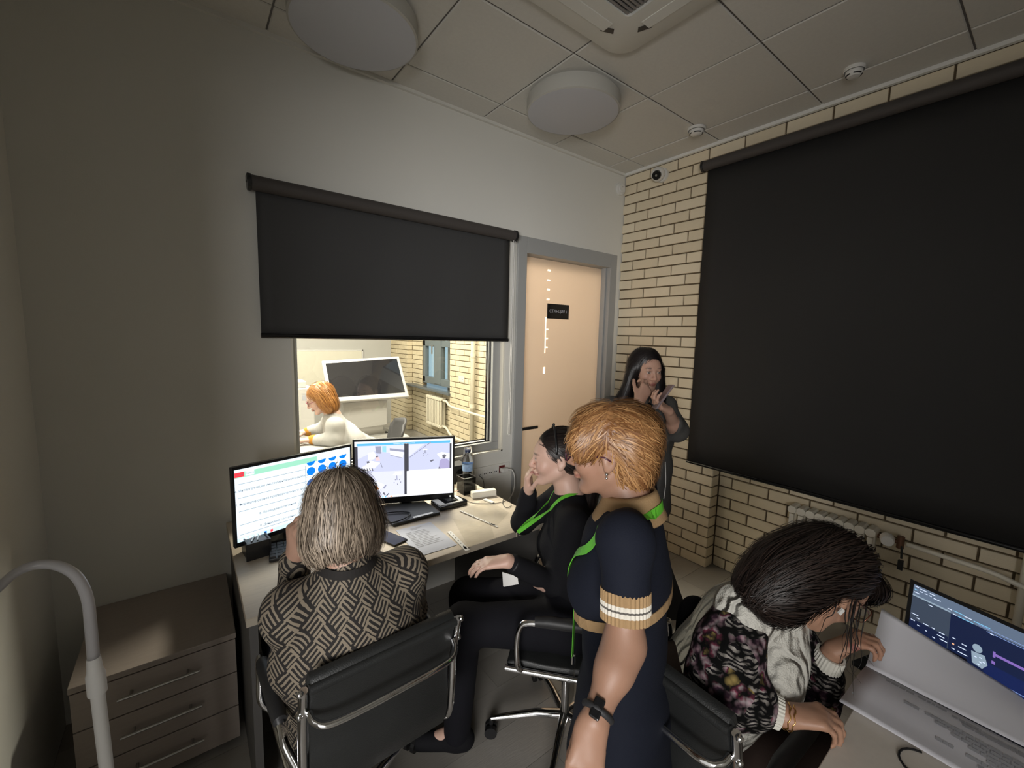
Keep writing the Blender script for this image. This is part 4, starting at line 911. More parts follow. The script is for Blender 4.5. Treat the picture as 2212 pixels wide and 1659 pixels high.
# view 1
poly([(.03, .08), (.49, .08), (.49, .26), (.2, .17), (.03, .30)], 2, .0006)
poly([(.20, .09), (.26, .09), (.26, .22), (.21, .21)], 5); poly([(.27, .09), (.31, .09), (.31, .20), (.27, .19)], 10); poly([(.345, .13), (.49, .17), (.49, .21), (.345, .17)], 5); poly([(.345, .17), (.48, .21), (.475, .31), (.35, .25)], 6); poly([(.35, .245), (.475, .305), (.475, .32), (.35, .26)], 5)
poly([(.13, .20), (.19, .18), (.21, .25), (.19, .31), (.13, .32)], 6); poly([(.15, .33), (.25, .38), (.19, .47), (.10, .42)], 6, .0009); poly([(.20, .26), (.225, .25), (.23, .275), (.21, .285)], 9, .001); poly([(.205, .28), (.235, .275), (.25, .34), (.205, .34)], 8, .001); poly([(.115, .345), (.14, .34), (.145, .37), (.12, .38)], 9, .001); poly([(.07, .44), (.10, .41), (.16, .43), (.165, .50), (.10, .52)], 6, .001)
for k in range(5): a = .065+k*.024; poly([(a, .46+.03*abs(k-2)*0), (a+.012, .47), (a+.02, .51), (a+.008, .515)], 9, .0012)
poly([(.25, .38), (.255, .38), (.27, .46), (.265, .46)], 9, .001)
# view 2
for k in range(5): x = .545+k*.045; y = .30-k*.052; poly([(x, y), (x+.038, y-.045), (x+.040, y-.03), (x+.002, y+.015)], 5)
poly([(.535, .08), (.70, .08), (.535, .30)], 2, .0006)
poly([(.685, .17), (.725, .17), (.73, .19), (.68, .19)], 6); poly([(.702, .19), (.708, .19), (.708, .25), (.702, .25)], 9)
for k in range(5): a = k*1.256; poly([(.705+.025*math.cos(a), .265+.03*math.sin(a)), (.705+.025*math.cos(a)+.008, .265+.03*math.sin(a)), (.705+.025*math.cos(a)+.004, .28+.03*math.sin(a))], 9)
poly([(.755, .385), (.79, .365), (.80, .385), (.765, .41)], 9); poly([(.83, .27), (.88, .24), (.965, .27), (.965, .36), (.87, .36)], 6); poly([(.885, .295), (.91, .28), (.93, .30), (.915, .36), (.89, .35)], 9, .001); poly([(.86, .40), (.88, .36), (.94, .37), (.965, .42), (.965, .54), (.85, .54)], 11, .001); poly([(.85, .50), (.86, .52), (.87, .54), (.845, .54)], 9, .0012)
# view 3
poly([(.13, .79), (.20, .69), (.29, .77), (.25, .85), (.16, .90)], 6); poly([(.165, .80), (.18, .775), (.205, .775), (.235, .83), (.20, .87), (.175, .84)], 7, .001); poly([(.03, .62), (.055, .60), (.065, .63), (.05, .66), (.03, .66)], 11, .001); poly([(.03, .66), (.08, .67), (.11, .74), (.10, .80), (.03, .74)], 8, .001)
poly([(.27, .83), (.30, .77), (.31, .78), (.29, .84)], 5); poly([(.27, .92), (.285, .90), (.30, .96), (.29, .96)], 9); poly([(.30, .97), (.33, .92), (.335, .93), (.315, .975)], 9); poly([(.37, .61), (.40, .56), (.46, .55), (.47, .60), (.42, .62)], 6); poly([(.41, .62), (.418, .62), (.42, .70), (.412, .70)], 5)
for k in range(5): a = k*1.256+.3; poly([(.415+.035*math.cos(a), .72+.045*math.sin(a)), (.425+.035*math.cos(a), .72+.045*math.sin(a)), (.42+.035*math.cos(a), .745+.045*math.sin(a))], 9)
for k in range(7): rectm(pt, .18+k*.028, .973, .195+k*.028, .995, .0007, q, (9, 6, 8, 10, 4, 8, 7)[k])
text_mb('Камеры, Наблюдение 13:13', .0085, pt(.49, .055, .0009), u, up, 0, q, 6)
obj('screen_content', q, mats, SCR)
q = MB(); c = (pt(.5, 1, 0))-n*.045; q.box([c[0], c[1]+.0, .81], (.06, .03, .09)); obj('stand_neck', q, M['black'], t); q = MB(); q.b2((-2.24, -.51, dz), (-1.985, -.25, dz+.014)); obj('stand_base', q, mat('dark_grey_plastic', (.045, .047, .045), .4), t, bevel=.002)
q = MB(); q.b2((-2.13, -.505, dz+.014), (-2.02, -.487, dz+.016)); obj('base_strip', q, M['steel'], t)
q = MB(); q.cyl(pt(.975, 1.06, 0), pt(.975, 1.06, .002), .003, 10); obj('power_light', q, em('led', (1, 1, .9), 3), t)
# cables behind / below the monitor
def cable(pts, r, label, m=None, name='cable'):
    q = MB(); q.tube(spline(pts, 8), r, 7); o = obj(name, q, m or M['black'], None, smooth=True); return tag(o, label, 'cable')
z = dz+.004
cable([(-2.27, -.24, .80), (-2.30, -.33, .775), (-2.28, -.42, z), (-2.22, -.38, z+.016), (-2.12, -.44, z+.015), (-2.2, -.50, z+.016), (-2.30, -.46, z), (-2.33, -.53, z)], .003, 'black cable looping over the foot of the right monitor')
cable([(-2.30, -.20, .79), (-2.33, -.30, z), (-2.30, -.40, z), (-2.34, -.48, z)], .004, 'thick black cable hanging left of the right monitor foot')
# --- things on the desk
t = thing('pen_box', 'small black plastic box on the desk below the left monitor', 'box', (-2.80, -.44, dz)); c = np.array([-2.803, -.425]); 
q = MB(); R = [[math.cos(.12), -math.sin(.12), 0], [math.sin(.12), math.cos(.12), 0], [0, 0, 1]]
for dx_, dy_, sx_, sy_ in ((0, -.05, .085, .006), (0, .05, .085, .006), (-.040, 0, .006, .1), (.040, 0, .006, .1)): q.box([c[0]+dx_, c[1]+dy_, dz+.036], (sx_, sy_, .072), R)
q.box([*c, dz+.004], (.085, .1, .008), R); obj('box_body', q, M['black'], t); q = MB(); q.box([*c, dz+.064], (.078, .092, .004), R); obj('insert', q, M['gloss'], t)
for k in range(2): q = MB(); q.tube([(c[0]-.02+.022*k, c[1]-.030, dz+.069), (c[0]-.0+.014*k, c[1]+.030, dz+.070)], .003, 8); obj('paper_clip', q, M['steel'], t, smooth='auto')
t = thing('keyboard', 'black keyboard beside the raised arm of the woman in the patterned jacket', 'keyboard', (-2.56, -.55, dz)); kc = np.array([-2.565, -.50]); a = math.radians(-8); Rk = np.array([[math.cos(a), -math.sin(a), 0], [math.sin(a), math.cos(a), 0], [0, 0, 1]])
q = MB(); q.box([*kc, dz+.008], (.40, .14, .014), Rk); obj('case', q, M['black'], t, bevel=.003)
for i in range(5):
    for j in range(15):
        q = MB(); p = Rk @ np.array([-.185+j*.0262, .052-i*.026, 0]); q.box([kc[0]+p[0], kc[1]+p[1], dz+.018], (.022, .022, .007), Rk); obj('key', q, M['blackm'], t)
t = thing('document_tray', 'flat black organiser tray to the right of the monitor foot', 'tray', (-1.88, -.41, dz)); q = MB(); q.prism([(-1.968, -.478), (-1.80, -.478), (-1.79, -.455), (-1.81, -.36), (-1.965, -.36)], (0, 0, dz+.001), (1, 0, 0), (0, 1, 0), .022); obj('tray_body', q, M['gloss'], t, bevel=.003)
q = MB(); q.b2((-1.96, -.462, dz+.023), (-1.925, -.365, dz+.026)); obj('card', q, M['whitem'], t); q = MB(); q.b2((-1.925, -.466, dz+.023), (-1.82, -.452, dz+.026)); obj('card', q, M['whitem'], t); q = MB(); q.b2((-1.835, -.452, dz+.023), (-1.815, -.36, dz+.026)); obj('card', q, M['whitem'], t)
q = MB(); q.b2((-1.90, -.44, dz+.023), (-1.85, -.38, dz+.030)); obj('card_stack', q, M['blackm'], t)
q = MB(); q.prism([(0, 0), (.055, .01), (.05, .06), (-.005, .05)], (-1.835, -.36, dz+.040), (1, 0, 0), (0, .9, -.2), .002); tag(obj('sticky_note', q, mat('pink_note', (.75, .33, .26), .8)), 'pink paper note leaning behind the black tray', 'note')
# pen cup of dark mesh
t = thing('mesh_pen_cup', 'square dark wire mesh pen cup behind the black tray', 'pen cup', (-1.70, -.31, dz)); x0, x1, y0, y1 = -1.745, -1.665, -.35, -.27
meshm = glassmat('dark_mesh', (.42, .42, .42), 1.2, .4)
for a_, b_ in (((x0, y0), (x1, y0)), ((x1, y0), (x1, y1)), ((x1, y1), (x0, y1)), ((x0, y1), (x0, y0))):
    q = MB(); lo = (min(a_[0], b_[0])-.0006, min(a_[1], b_[1])-.0006, dz+.002); hi = (max(a_[0], b_[0])+.0006, max(a_[1], b_[1])+.0006, dz+.10); q.b2(lo, hi); obj('mesh_wall', q, meshm, t)
q = MB(); q.tube([(x0, y0, dz+.1), (x1, y0, dz+.1), (x1, y1, dz+.1), (x0, y1, dz+.1)], .0028, 8, closed=True); obj('rim', q, M['steel'], t, smooth=True); q = MB(); q.b2((x0, y0, dz), (x1, y1, dz+.003)); obj('cup_base', q, M['black'], t)
t = thing('speaker', 'small black speaker standing at the wall behind the pen cup', 'speaker', (-1.66, -.10, dz)); q = MB(); q.b2((-1.70, -.15, dz), (-1.60, -.05, dz+.115)); obj('cabinet', q, M['blackm'], t, bevel=.006); q = MB(); q.cyl((-1.65, -.15, dz+.055), (-1.65, -.153, dz+.055), .035); obj('cone', q, M['gloss'], t, smooth='auto')
# power adaptors
t = thing('white_adapter', 'long cream box lying on the desk below the socket strip', 'box', (-1.64, -.40, dz)); c = (on(1018, 1080, 2, dz)+on(1078, 1070, 2, dz))/2; a = math.radians(-14); Rk = np.array([[math.cos(a), -math.sin(a), 0], [math.sin(a), math.cos(a), 0], [0, 0, 1]]); q = MB(); q.box([c[0]+.0, c[1]+.02, dz+.02], (.15, .042, .038), Rk); obj('box_body', q, M['reveal'], t, bevel=.006)
t = thing('white_adapter', 'cream box under the water bottle', 'box', (-1.66, -.33, dz)); q = MB(); q.b2((-1.71, -.315, dz), (-1.63, -.20, dz+.03)); obj('box_body', q, M['reveal'], t, bevel=.004)
# bottle with an upturned cup
bx_, by_ = -1.668, -.262; zb_ = dz+.031
t = thing('water_bottle', 'clear plastic water bottle with blue label', 'bottle', (bx_, by_, zb_)); q = MB(); q.lathe([(.001, 0), (.026, 0), (.031, .006), (.031, .05), (.029, .07), (.031, .09), (.031, .13), (.028, .155), (.018, .18), (.012, .19), (.012, .20)], (bx_, by_, zb_), 28); obj('bottle_body', q, M['clear'], t, smooth='auto')
q = MB(); q.lathe([(.0318, .085), (.0318, .13)], (bx_, by_, zb_), 28); obj('bottle_label', q, mat('blue_label', (.30, .45, .80), .5, noise=.5, nscale=60), t, smooth=True); q = MB(); q.cyl((bx_, by_, zb_+.198), (bx_, by_, zb_+.214), .0145, 20); obj('cap', q, mat('navy_cap', (.03, .05, .16), .4), t)
q = MB(); q.lathe([(.036, .128), (.0365, .130), (.026, .226), (.024, .230), (.001, .230)], (bx_, by_, zb_), 28); tag(obj('plastic_cup', q, M['clear'], None, smooth='auto'), 'clear plastic cup turned upside down over the bottle neck', 'cup')
# socket strip
t = thing('socket_strip', 'flush socket strip with a plugged charger on the wall above the desk', 'socket', (-1.28, 0, .72)); q = MB(); q.b2((-1.46, -.012, .675), (-1.155, 0, .77)); obj('plate', q, M['wall'], t, bevel=.003)
for i, x in enumerate((-1.43, -1.385, -1.34, -1.295)):
    q = MB(); q.b2((x, -.0135, .70), (x+.032, -.012, .74)); o = obj('socket_insert', q, M['whitem'], t)
    for s in (.008, .022): q = MB(); q.b2((x+s-.003, -.0145, .716), (x+s+.003, -.0135, .724)); obj('socket_hole', q, M['black'], o)
q = MB(); q.b2((-1.25, -.0145, .705), (-1.20, -.012, .755)); obj('red_socket', q, mat('dark_red', (.12, .01, .01), .5), t, label='dark red socket')
q = MB(); q.b2((-1.245, -.055, .715), (-1.195, -.0145, .74)); tag(obj('charger_plug', q, M['white'], None, bevel=.004), 'white charger plug in the red socket', 'plug')
cable([(-1.195, -.045, .728), (-1.165, -.06, .72), (-1.15, -.07, .66), (-1.17, -.08, .56), (-1.25, -.09, .50), (-1.4, -.10, .47)], .0045, 'white cable hanging from the charger plug', M['white'])
cable([(-1.42, -.014, .715), (-1.41, -.05, .69), (-1.40, -.04, .62), (-1.45, -.05, .55)], .002, 'thin dark cable from the left end of the socket strip')
cable([on(1003, 1078, 2, z), on(1020, 1086, 2, z), on(1055, 1088, 2, z), on(1078, 1086, 2, z), on(1100, 1079, 2, z)], .0016, 'thin black wire lying across the right end of the desk')
cable([on(1088, 1075, 2, z), on(1086, 1088, 2, z), on(1095, 1097, 2, z), on(1105, 1092, 2, z)], .0016, 'thin black wire loop at the right end of the desk')
# phone, sheet, sleeves
def flat(name, corners, m, th=.0015, z0=None, parent=None, label=None, cat=None):
    q = MB(); P = [np.array(k, float) for k in corners]; c = sum(P)/len(P); P.sort(key=lambda p: math.atan2(p[1]-c[1], p[0]-c[0])); n_ = len(P)
    q.add(P+[p+np.array([0, 0, th]) for p in P], [tuple(range(n_-1, -1, -1)), tuple(range(n_, 2*n_))]+[(i, (i+1) % n_, n_+(i+1) % n_, n_+i) for i in range(n_)]); o = obj(name, q, m, parent)
    if cat: tag(o, label, cat)
    return o
pz = dz+.001
t = thing('smartphone', 'black phone lying on the desk left of the printed sheet', 'phone', (-2.31, -.62, dz)); c = [on(822, 1152, 2, pz), on(845, 1148, 2, pz), on(866, 1166, 2, pz), on(836, 1172, 2, pz)]
flat('phone_body', [(-2.36, -.56, pz), (-2.29, -.54, pz), (-2.24, -.68, pz), (-2.31, -.70, pz)], M['gloss'], .008, parent=t)
S4 = [on(855, 1146, 2, pz), on(930, 1128, 2, pz), on(988, 1177, 2, pz), on(905, 1203, 2, pz)]
t = thing('printed_sheet', 'white printed page lying on the desk in front of the right monitor', 'paper', tuple(sum(S4)/4)); flat('sheet', S4, M['paper'], .0012, parent=t)
q = MB(); a, b, c, d = [k+np.array([0, 0, .0016]) for k in S4]
def sp(u_, v_): return (a*(1-u_)+b*u_)*(1-v_)+(d*(1-u_)+c*u_)*v_
q.quad(sp(.12, .62), sp(.45, .62), sp(.45, .22), sp(.12, .22)) if False else None
for k in range(11):
    v = .20+k*.052; x0 = .14; x1 = .30
    q.quad(sp(x0, v+.030), sp(x1, v+.030), sp(x1, v), sp(x0, v)); q.quad(sp(.33, v+.024), sp(.62+.25*random.random(), v+.024), sp(.62+.25*random.random(), v+.004), sp(.33, v+.004))
for k in range(3): q.quad(sp(.35, .09+.03*k), sp(.7-.1*k, .09+.03*k), sp(.7-.1*k, .078+.03*k), sp(.35, .078+.03*k))
obj('printed_lines', q, M['print'], t)['kind'] = 'stuff'
def sleeve(label, c4, strip, ripple=.003):
    t = thing('plastic_sleeve', label, 'plastic sleeve', tuple(sum(np.array(k) for k in c4)/4)); q = MB(); n_ = 14; a, b, c, d = [np.array(k, float) for k in c4]; V = []
    for i in range(n_+1):
        for j in range(n_+1):
            u_, v_ = i/n_, j/n_; p = (a*(1-u_)+b*u_)*(1-v_)+(d*(1-u_)+c*u_)*v_; e = math.sin(PI*u_)*math.sin(PI*v_)
            V.append(p+np.array([0, 0, .002+ripple*e*(1+math.sin(u_*9+v_*4)+.7*math.sin(v_*13-u_*5))]))
    q.add(V, [(i*(n_+1)+j, (i+1)*(n_+1)+j, (i+1)*(n_+1)+j+1, i*(n_+1)+j+1) for i in range(n_) for j in range(n_)]); obj('film', q, M['film'], t, smooth=True)
    q = MB(); s0, s1, w_ = strip; s0 = np.array(s0, float); s1 = np.array(s1, float); dd = nrm(s1-s0); pp = np.cross(dd, [0, 0, 1]); 
    q.add([s0-pp*w_/2, s1-pp*w_/2, s1+pp*w_/2, s0+pp*w_/2]+[k+np.array([0, 0, .0012]) for k in (s0-pp*w_/2, s1-pp*w_/2, s1+pp*w_/2, s0+pp*w_/2)], [(3, 2, 1, 0), (4, 5, 6, 7), (0, 1, 5, 4), (1, 2, 6, 5), (2, 3, 7, 6), (3, 0, 4, 7)]); st = obj('punched_strip', q, M['white'], t, label='white punched strip')
    q = MB()
    for k in range(6): c_ = s0+(s1-s0)*(.10+.14*k)+np.array([0, 0, .0014]); q.cyl(c_, c_+np.array([0, 0, .0004]), .003, 10)
    for k in range(7): c_ = s0+(s1-s0)*(.84+.014*k)+np.array([0, 0, .0016]); q.box(c_, (.0045 if k > 2 else .007, .010, .0004), np.stack([dd, pp, [0, 0, 1]], 1))
    obj('holes', q, M['blackm'], st); return t
zs = dz+.004
sleeve('clear plastic sleeve on the desk edge with a white punched strip beside the sheet', [on(978, 1122, 2, zs), on(1058, 1128, 2, zs), on(1068, 1160, 2, zs), on(1012, 1183, 2, zs)], (on(970, 1148, 2, zs), on(1010, 1189, 2, zs), .020))
sleeve('clear plastic sleeve lying flat near the right end of the desk', [on(1000, 1103, 2, zs), on(1050, 1078, 2, zs), on(1100, 1108, 2, zs), on(1072, 1138, 2, zs)], (on(994, 1103, 2, zs), on(1075, 1138, 2, zs), .010))
q = MB(); p0, p1 = on(1046, 1078, 2, zs), on(1066, 1086, 2, zs); q.box((p0+p1)/2, (.07, .022, .004), frame((p1-p0)[[1, 0, 2]]*[-1, 1, 0], (0, 0, 1))); tag(obj('paper_strip', q, M['whitem']), 'short glossy white strip on the desk in front of the cream box', 'paper')
# --- second desk with laptop and booklet
t = thing('desk', 'pale laminate desk at the lower right under the open booklet', 'desk', (-1.6, -2.7, 0)); q = MB(); e0 = on(1785, 1659, 2, .75); q.b2((-2.12, -3.1, .722), (-1.08, -2.172, .75)); obj('desktop', q, mat('pale_laminate', (.72, .67, .60), .5, noise=.07, nscale=40), t, bevel=.002)
for x, y in ((-2.05, -2.24), (-1.15, -2.24), (-1.15, -3.03), (-2.05, -3.03)): q = MB(); q.b2((x-.025, y-.025, 0), (x+.025, y+.025, .722)); obj('leg', q, M['deskside'], t)
TL_, BL_ = np.array([-1.150, -2.188, .918]), np.array([-1.268, -2.203, .764]); uu = nrm([-.300, -.954, 0]); LW = .345; TR2, BR2 = TL_+uu*LW, BL_+uu*LW; nn2 = nrm(np.cross(TR2-TL_, BL_-TL_))
if np.dot(nn2, CAM-TL_) < 0: nn2 = -nn2
t = thing('laptop', 'open laptop with a dark editing program on its screen', 'laptop', tuple((BL_+BR2)/2)); m_ = .012; vv = nrm(BL_-TL_)
A_, B2, C2, D2 = TL_-vv*m_-uu*m_, TR2-vv*m_+uu*m_, BR2+vv*.004+uu*m_, BL_+vv*.004-uu*m_; pane('lid', A_, B2, C2, D2, .007, M['black'], t, bevel=.002)
fw = nrm([uu[1], -uu[0], 0]); 
if fw[0] > 0: fw = -fw
q = MB(); b0 = BL_-uu*m_; b1 = BR2+uu*m_; q.add([[*b0[:2], .752], [*b1[:2], .752], [*(b1+fw*.23)[:2], .752], [*(b0+fw*.23)[:2], .752], [*b0[:2], .766], [*b1[:2], .766], [*(b1+fw*.23)[:2], .764], [*(b0+fw*.23)[:2], .764]], [(0, 1, 2, 3), (7, 6, 5, 4), (0, 4, 5, 1), (1, 5, 6, 2), (2, 6, 7, 3), (3, 7, 4, 0)]); obj('base', q, M['black'], t)
lh = np.linalg.norm(BL_-TL_)
def lp(x, y, off=.0): return TL_+uu*x*LW+vv*y*lh+nn2*(.0006+off)
LS = .75
mats = [em('lap_bg', (.006, .012, .045), LS), em('lap_top', (.11, .15, .22), LS), em('lap_pane', (.040, .055, .085), LS), em('lap_white', (.65, .75, .95), LS), em('lap_line', (.22, .32, .62), LS), em('lap_violet', (.22, .13, .45), LS), em('lap_cyan', (.20, .50, .75), LS), em('lap_grey', (.26, .34, .42), LS), em('lap_orange', (.9, .45, .25), LS), em('lap_black', (.003, .003, .006), LS), em('lap_blue2', (.006, .014, .075), LS)]
q = MB(); rectm(lp, 0, 0, 1, 1, 0, q, 0); SCR = obj('screen', q, mats, t); q = MB()
rectm(lp, 0, 0, 1, .16, .0003, q, 1); rectm(lp, 0, .16, .27, .185, .0004, q, 7); rectm(lp, 0, .19, .27, .55, .0003, q, 2); rectm(lp, .27, .19, .275, .95, .0004, q, 2); rectm(lp, .27, .14, 1, .19, .0004, q, 1); rectm(lp, .27, .72, .40, .98, .0004, q, 9); rectm(lp, .50, .62, 1, .99, .0003, q, 10)
for x, y, w_, mi in ((.01, .02, .03, 3), (.05, .03, .05, 3), (.12, .03, .04, 3), (.01, .07, .02, 6), (.05, .07, .02, 3), (.085, .07, .02, 3), (.115, .07, .02, 3), (.15, .08, .05, 3), (.01, .115, .04, 3), (.12, .215, .03, 3), (.25, .13, .03, 3), (.29, .125, .07, 6), (.36, .135, .05, 3), (.42, .14, .10, 6), (.29, .175, .02, 3), (.32, .18, .10, 6), (.45, .16, .5, 4), (.50, .20, .5, 4), (.52, .205, .025, 3), (.01, .46, .05, 3), (.05, .50, .02, 3), (.01, .56, .03, 3), (.10, .53, .04, 3), (.16, .53, .02, 3), (.21, .54, .04, 3), (.06, .60, .02, 3), (.12, .62, .01, 3), (.20, .59, .05, 3), (.22, .63, .05, 3), (.17, .66, .02, 3), (.30, .52, .02, 3), (.36, .54, .03, 3), (.30, .60, .015, 8), (.34, .60, .05, 3), (.30, .67, .02, 3), (.34, .67, .06, 3), (.30, .74, .015, 3), (.50, .80, .5, 4)): rectm(lp, x, y, x+w_, y+(.012 if mi in (3, 6) else .008 if mi == 4 else .02), .0008, q, mi)
rectm(lp, .545, .45, .78, .485, .0009, q, 5); rectm(lp, .545, .43, .56, .51, .001, q, 5); rectm(lp, .54, .56, .56, .60, .001, q, 5); rectm(lp, .80, .465, .82, .485, .001, q, 8)
P = [lp(.455+.03*math.cos(a), .50+.055*math.sin(a), .001) for a in np.linspace(0, 2*PI, 16, endpoint=False)]; q.add(P, [tuple(range(15, -1, -1))], 7); q.add([lp(x, y, .0011) for x, y in ((.42, .57), (.50, .55), (.52, .66), (.49, .74), (.43, .72))], [(4, 3, 2, 1, 0)], 7)
for x, y in ((.44, .62), (.47, .60), (.47, .66), (.49, .64), (.46, .70)): rectm(lp, x, y, x+.015, y+.012, .0013, q, 3)
obj('screen_content', q, mats, SCR)
# booklet
bz = .762
s0, s1 = on(1870, 1440, 2, bz), on(2205, 1612, 2, bz); l0, l1 = on(1835, 1530, 2, bz), on(2130, 1665, 2, bz); sd = nrm(s1-s0); Lp = .33
t = thing('booklet', 'open stapled booklet lying on the pale desk before the laptop', 'booklet', tuple((s0+l0)/2)); ld = nrm(np.cross([0, 0, 1], sd)); 
if np.dot(ld, l0-s0) < 0: ld = -ld
q = MB(); V = []
for i in range(13):
    for j in range(9):
        x = i/12*.21; y = j/8*Lp; V.append(s0+ld*x+sd*(y)+np.array([0, 0, .012*math.sin(PI*min(1, x/.15))*.5+.002]))
q.add(V, [(i*9+j, (i+1)*9+j, (i+1)*9+j+1, i*9+j+1) for i in range(12) for j in range(8)]); o = obj('printed_page', q, M['page'], t, smooth=True); o.modifiers.new('s', 'SOLIDIFY').thickness = .002
PG = o
q = MB(); rr_ = random.Random(3)
def pg(x, y): return s0+ld*x+sd*y+np.array([0, 0, .012*math.sin(PI*min(1, x/.15))*.5+.0036])
for x, y0, y1 in ((.018, .05, .11), (.018, .115, .17), (.026, .18, .23), (.032, .235, .31), (.040, .20, .30), (.075, .10, .13), (.075, .14, .32), (.088, .16, .32), (.100, .19, .32), (.112, .22, .30), (.125, .25, .32), (.14, .17, .20), (.14, .22, .32), (.155, .24, .32), (.17, .26, .32)):
    y = y0
    while y < y1:
        w_ = rr_.uniform(.006, .022); q.quad(pg(x+.0105, y), pg(x+.0105, min(y+w_, y1)), pg(x, min(y+w_, y1)), pg(x, y)); y += w_+.002
q.quad(pg(.155, .010), pg(.155, .014), pg(.148, .014), pg(.148, .010)); obj('printed_lines', q, M['printl'], PG)['kind'] = 'stuff'
q = MB(); V = []
for i in range(15):
    for j in range(9):
        x = i/14; y = j/8*Lp; up_ = .105*(x**1.5)*(1-.85*y/Lp)+.012*math.sin(PI*x); V.append(s0-ld*(.20*x-.03*x*x)+sd*(y-.015*x)+np.array([0, 0, .003+up_]))
q.add(V, [(i*9+j, (i+1)*9+j, (i+1)*9+j+1, i*9+j+1) for i in range(14) for j in range(8)]); o = obj('lifted_page', q, M['page'], t, smooth=True, label='blank page lifted up'); o.modifiers.new('s', 'SOLIDIFY').thickness = .0012
q = MB(); q.tube(arc((on(2000, 1659, 2, .752)), .045, .3, 3.0, 10, (1, 0, 0), (0, 1, 0)), .0025, 8); tag(obj('cable', q, M['black'], None, smooth=True), 'dark cable loop at the bottom edge on the pale desk', 'cable')
# ================================================================ people
SKIN = (.43, .245, .165); LIP = (.33, .11, .09)
skinM = skin_mat('skin', SKIN)
# -- cloth materials
def knit(name, col, scale=160, bump=.35, rough=.85, var=.12):
    return mat(name, col, rough, noise=var, nscale=9, bump=bump, bscale=scale, spec=.2)
M['navy'] = knit('navy_knit', (.0085, .0105, .019), 300, .2); M['tan'] = knit('tan_knit', (.36, .235, .12), 320, .25); M['offwhite'] = knit('white_knit_stripe', (.70, .66, .58), 300, .2)
M['blackcloth'] = knit('black_cloth', (.007, .007, .009), 220, .25); M['greycard'] = knit('grey_cardigan', (.085, .083, .080), 200, .5); M['trouser'] = knit('dark_trousers', (.006, .006, .009), 200, .15)
M['coat'] = mat('lab_coat', (.29, .287, .282), .75, bump=.2, bscale=60); M['brownpt'] = knit('brown_trousers', (.022, .013, .010), 200, .15)
def stripes_mat():
    """meander weave: blocks of parallel cords turned by 90 degrees, each framed by a hooked cord"""
    m, nt, b = nmat('meander_jacquard'); N = nt.nodes.new; L = nt.links.new
    at_ = N('ShaderNodeAttribute'); at_.attribute_name = 'pc'; sp = N('ShaderNodeSeparateXYZ'); L(at_.outputs['Vector'], sp.inputs[0])
    def mth(op, a, b_=None, c=None):
        n = N('ShaderNodeMath'); n.operation = op
        for i, v in enumerate((a, b_, c)):
            if v is None: continue
            if isinstance(v, (int, float)): n.inputs[i].default_value = v
            else: L(v, n.inputs[i])
        return n.outputs[0]
    s = 1/.050; c45 = .7071*s
    nz = N('ShaderNodeTexNoise'); nz.inputs['Scale'].default_value = 22; L(at_.outputs['Vector'], nz.inputs['Vector']); wob = mth('MULTIPLY', mth('SUBTRACT', nz.outputs['Fac'], .5), .30)
    u = mth('ADD', mth('MULTIPLY', mth('ADD', sp.outputs['X'], sp.outputs['Y']), c45), wob); v = mth('ADD', mth('MULTIPLY', mth('SUBTRACT', sp.outputs['Y'], sp.outputs['X']), c45), wob)
    # skewed basket: rows of long bricks so that blocks interlock
    fu = mth('FLOOR', u); fv = mth('FLOOR', v); par = mth('FRACT', mth('MULTIPLY', mth('ADD', fu, fv), .5)); sel = mth('GREATER_THAN', par, .25)
    uu = mth('FRACT', u); vv_ = mth('FRACT', v)
    a = mth('ADD', mth('MULTIPLY', uu, sel), mth('MULTIPLY', vv_, mth('SUBTRACT', 1.0, sel)))
    bb = mth('ADD', mth('MULTIPLY', vv_, sel), mth('MULTIPLY', uu, mth('SUBTRACT', 1.0, sel)))
    st = mth('PINGPONG', mth('MULTIPLY', a, 4.0), .5); st = mth('GREATER_THAN', st, .27)
    hook = mth('MULTIPLY', mth('GREATER_THAN', bb, .86), mth('LESS_THAN', a, .62)); st = mth('MAXIMUM', st, hook)
    gap = mth('MULTIPLY', mth('LESS_THAN', bb, .10), 1.0); st = mth('MULTIPLY', st, mth('SUBTRACT', 1.0, gap))
    mx = N('ShaderNodeMix'); mx.data_type = 'RGBA'; mx.inputs[6].default_value = (.010, .008, .007, 1); mx.inputs[7].default_value = (.20, .165, .12, 1); L(st, mx.inputs[0]); L(mx.outputs[2], b.inputs['Base Color'])
    bp = N('ShaderNodeBump'); bp.inputs['Strength'].default_value = .5; bp.inputs['Distance'].default_value = .003; L(st, bp.inputs['Height']); L(bp.outputs[0], b.inputs['Normal']); b.inputs['Roughness'].default_value = .85; return m
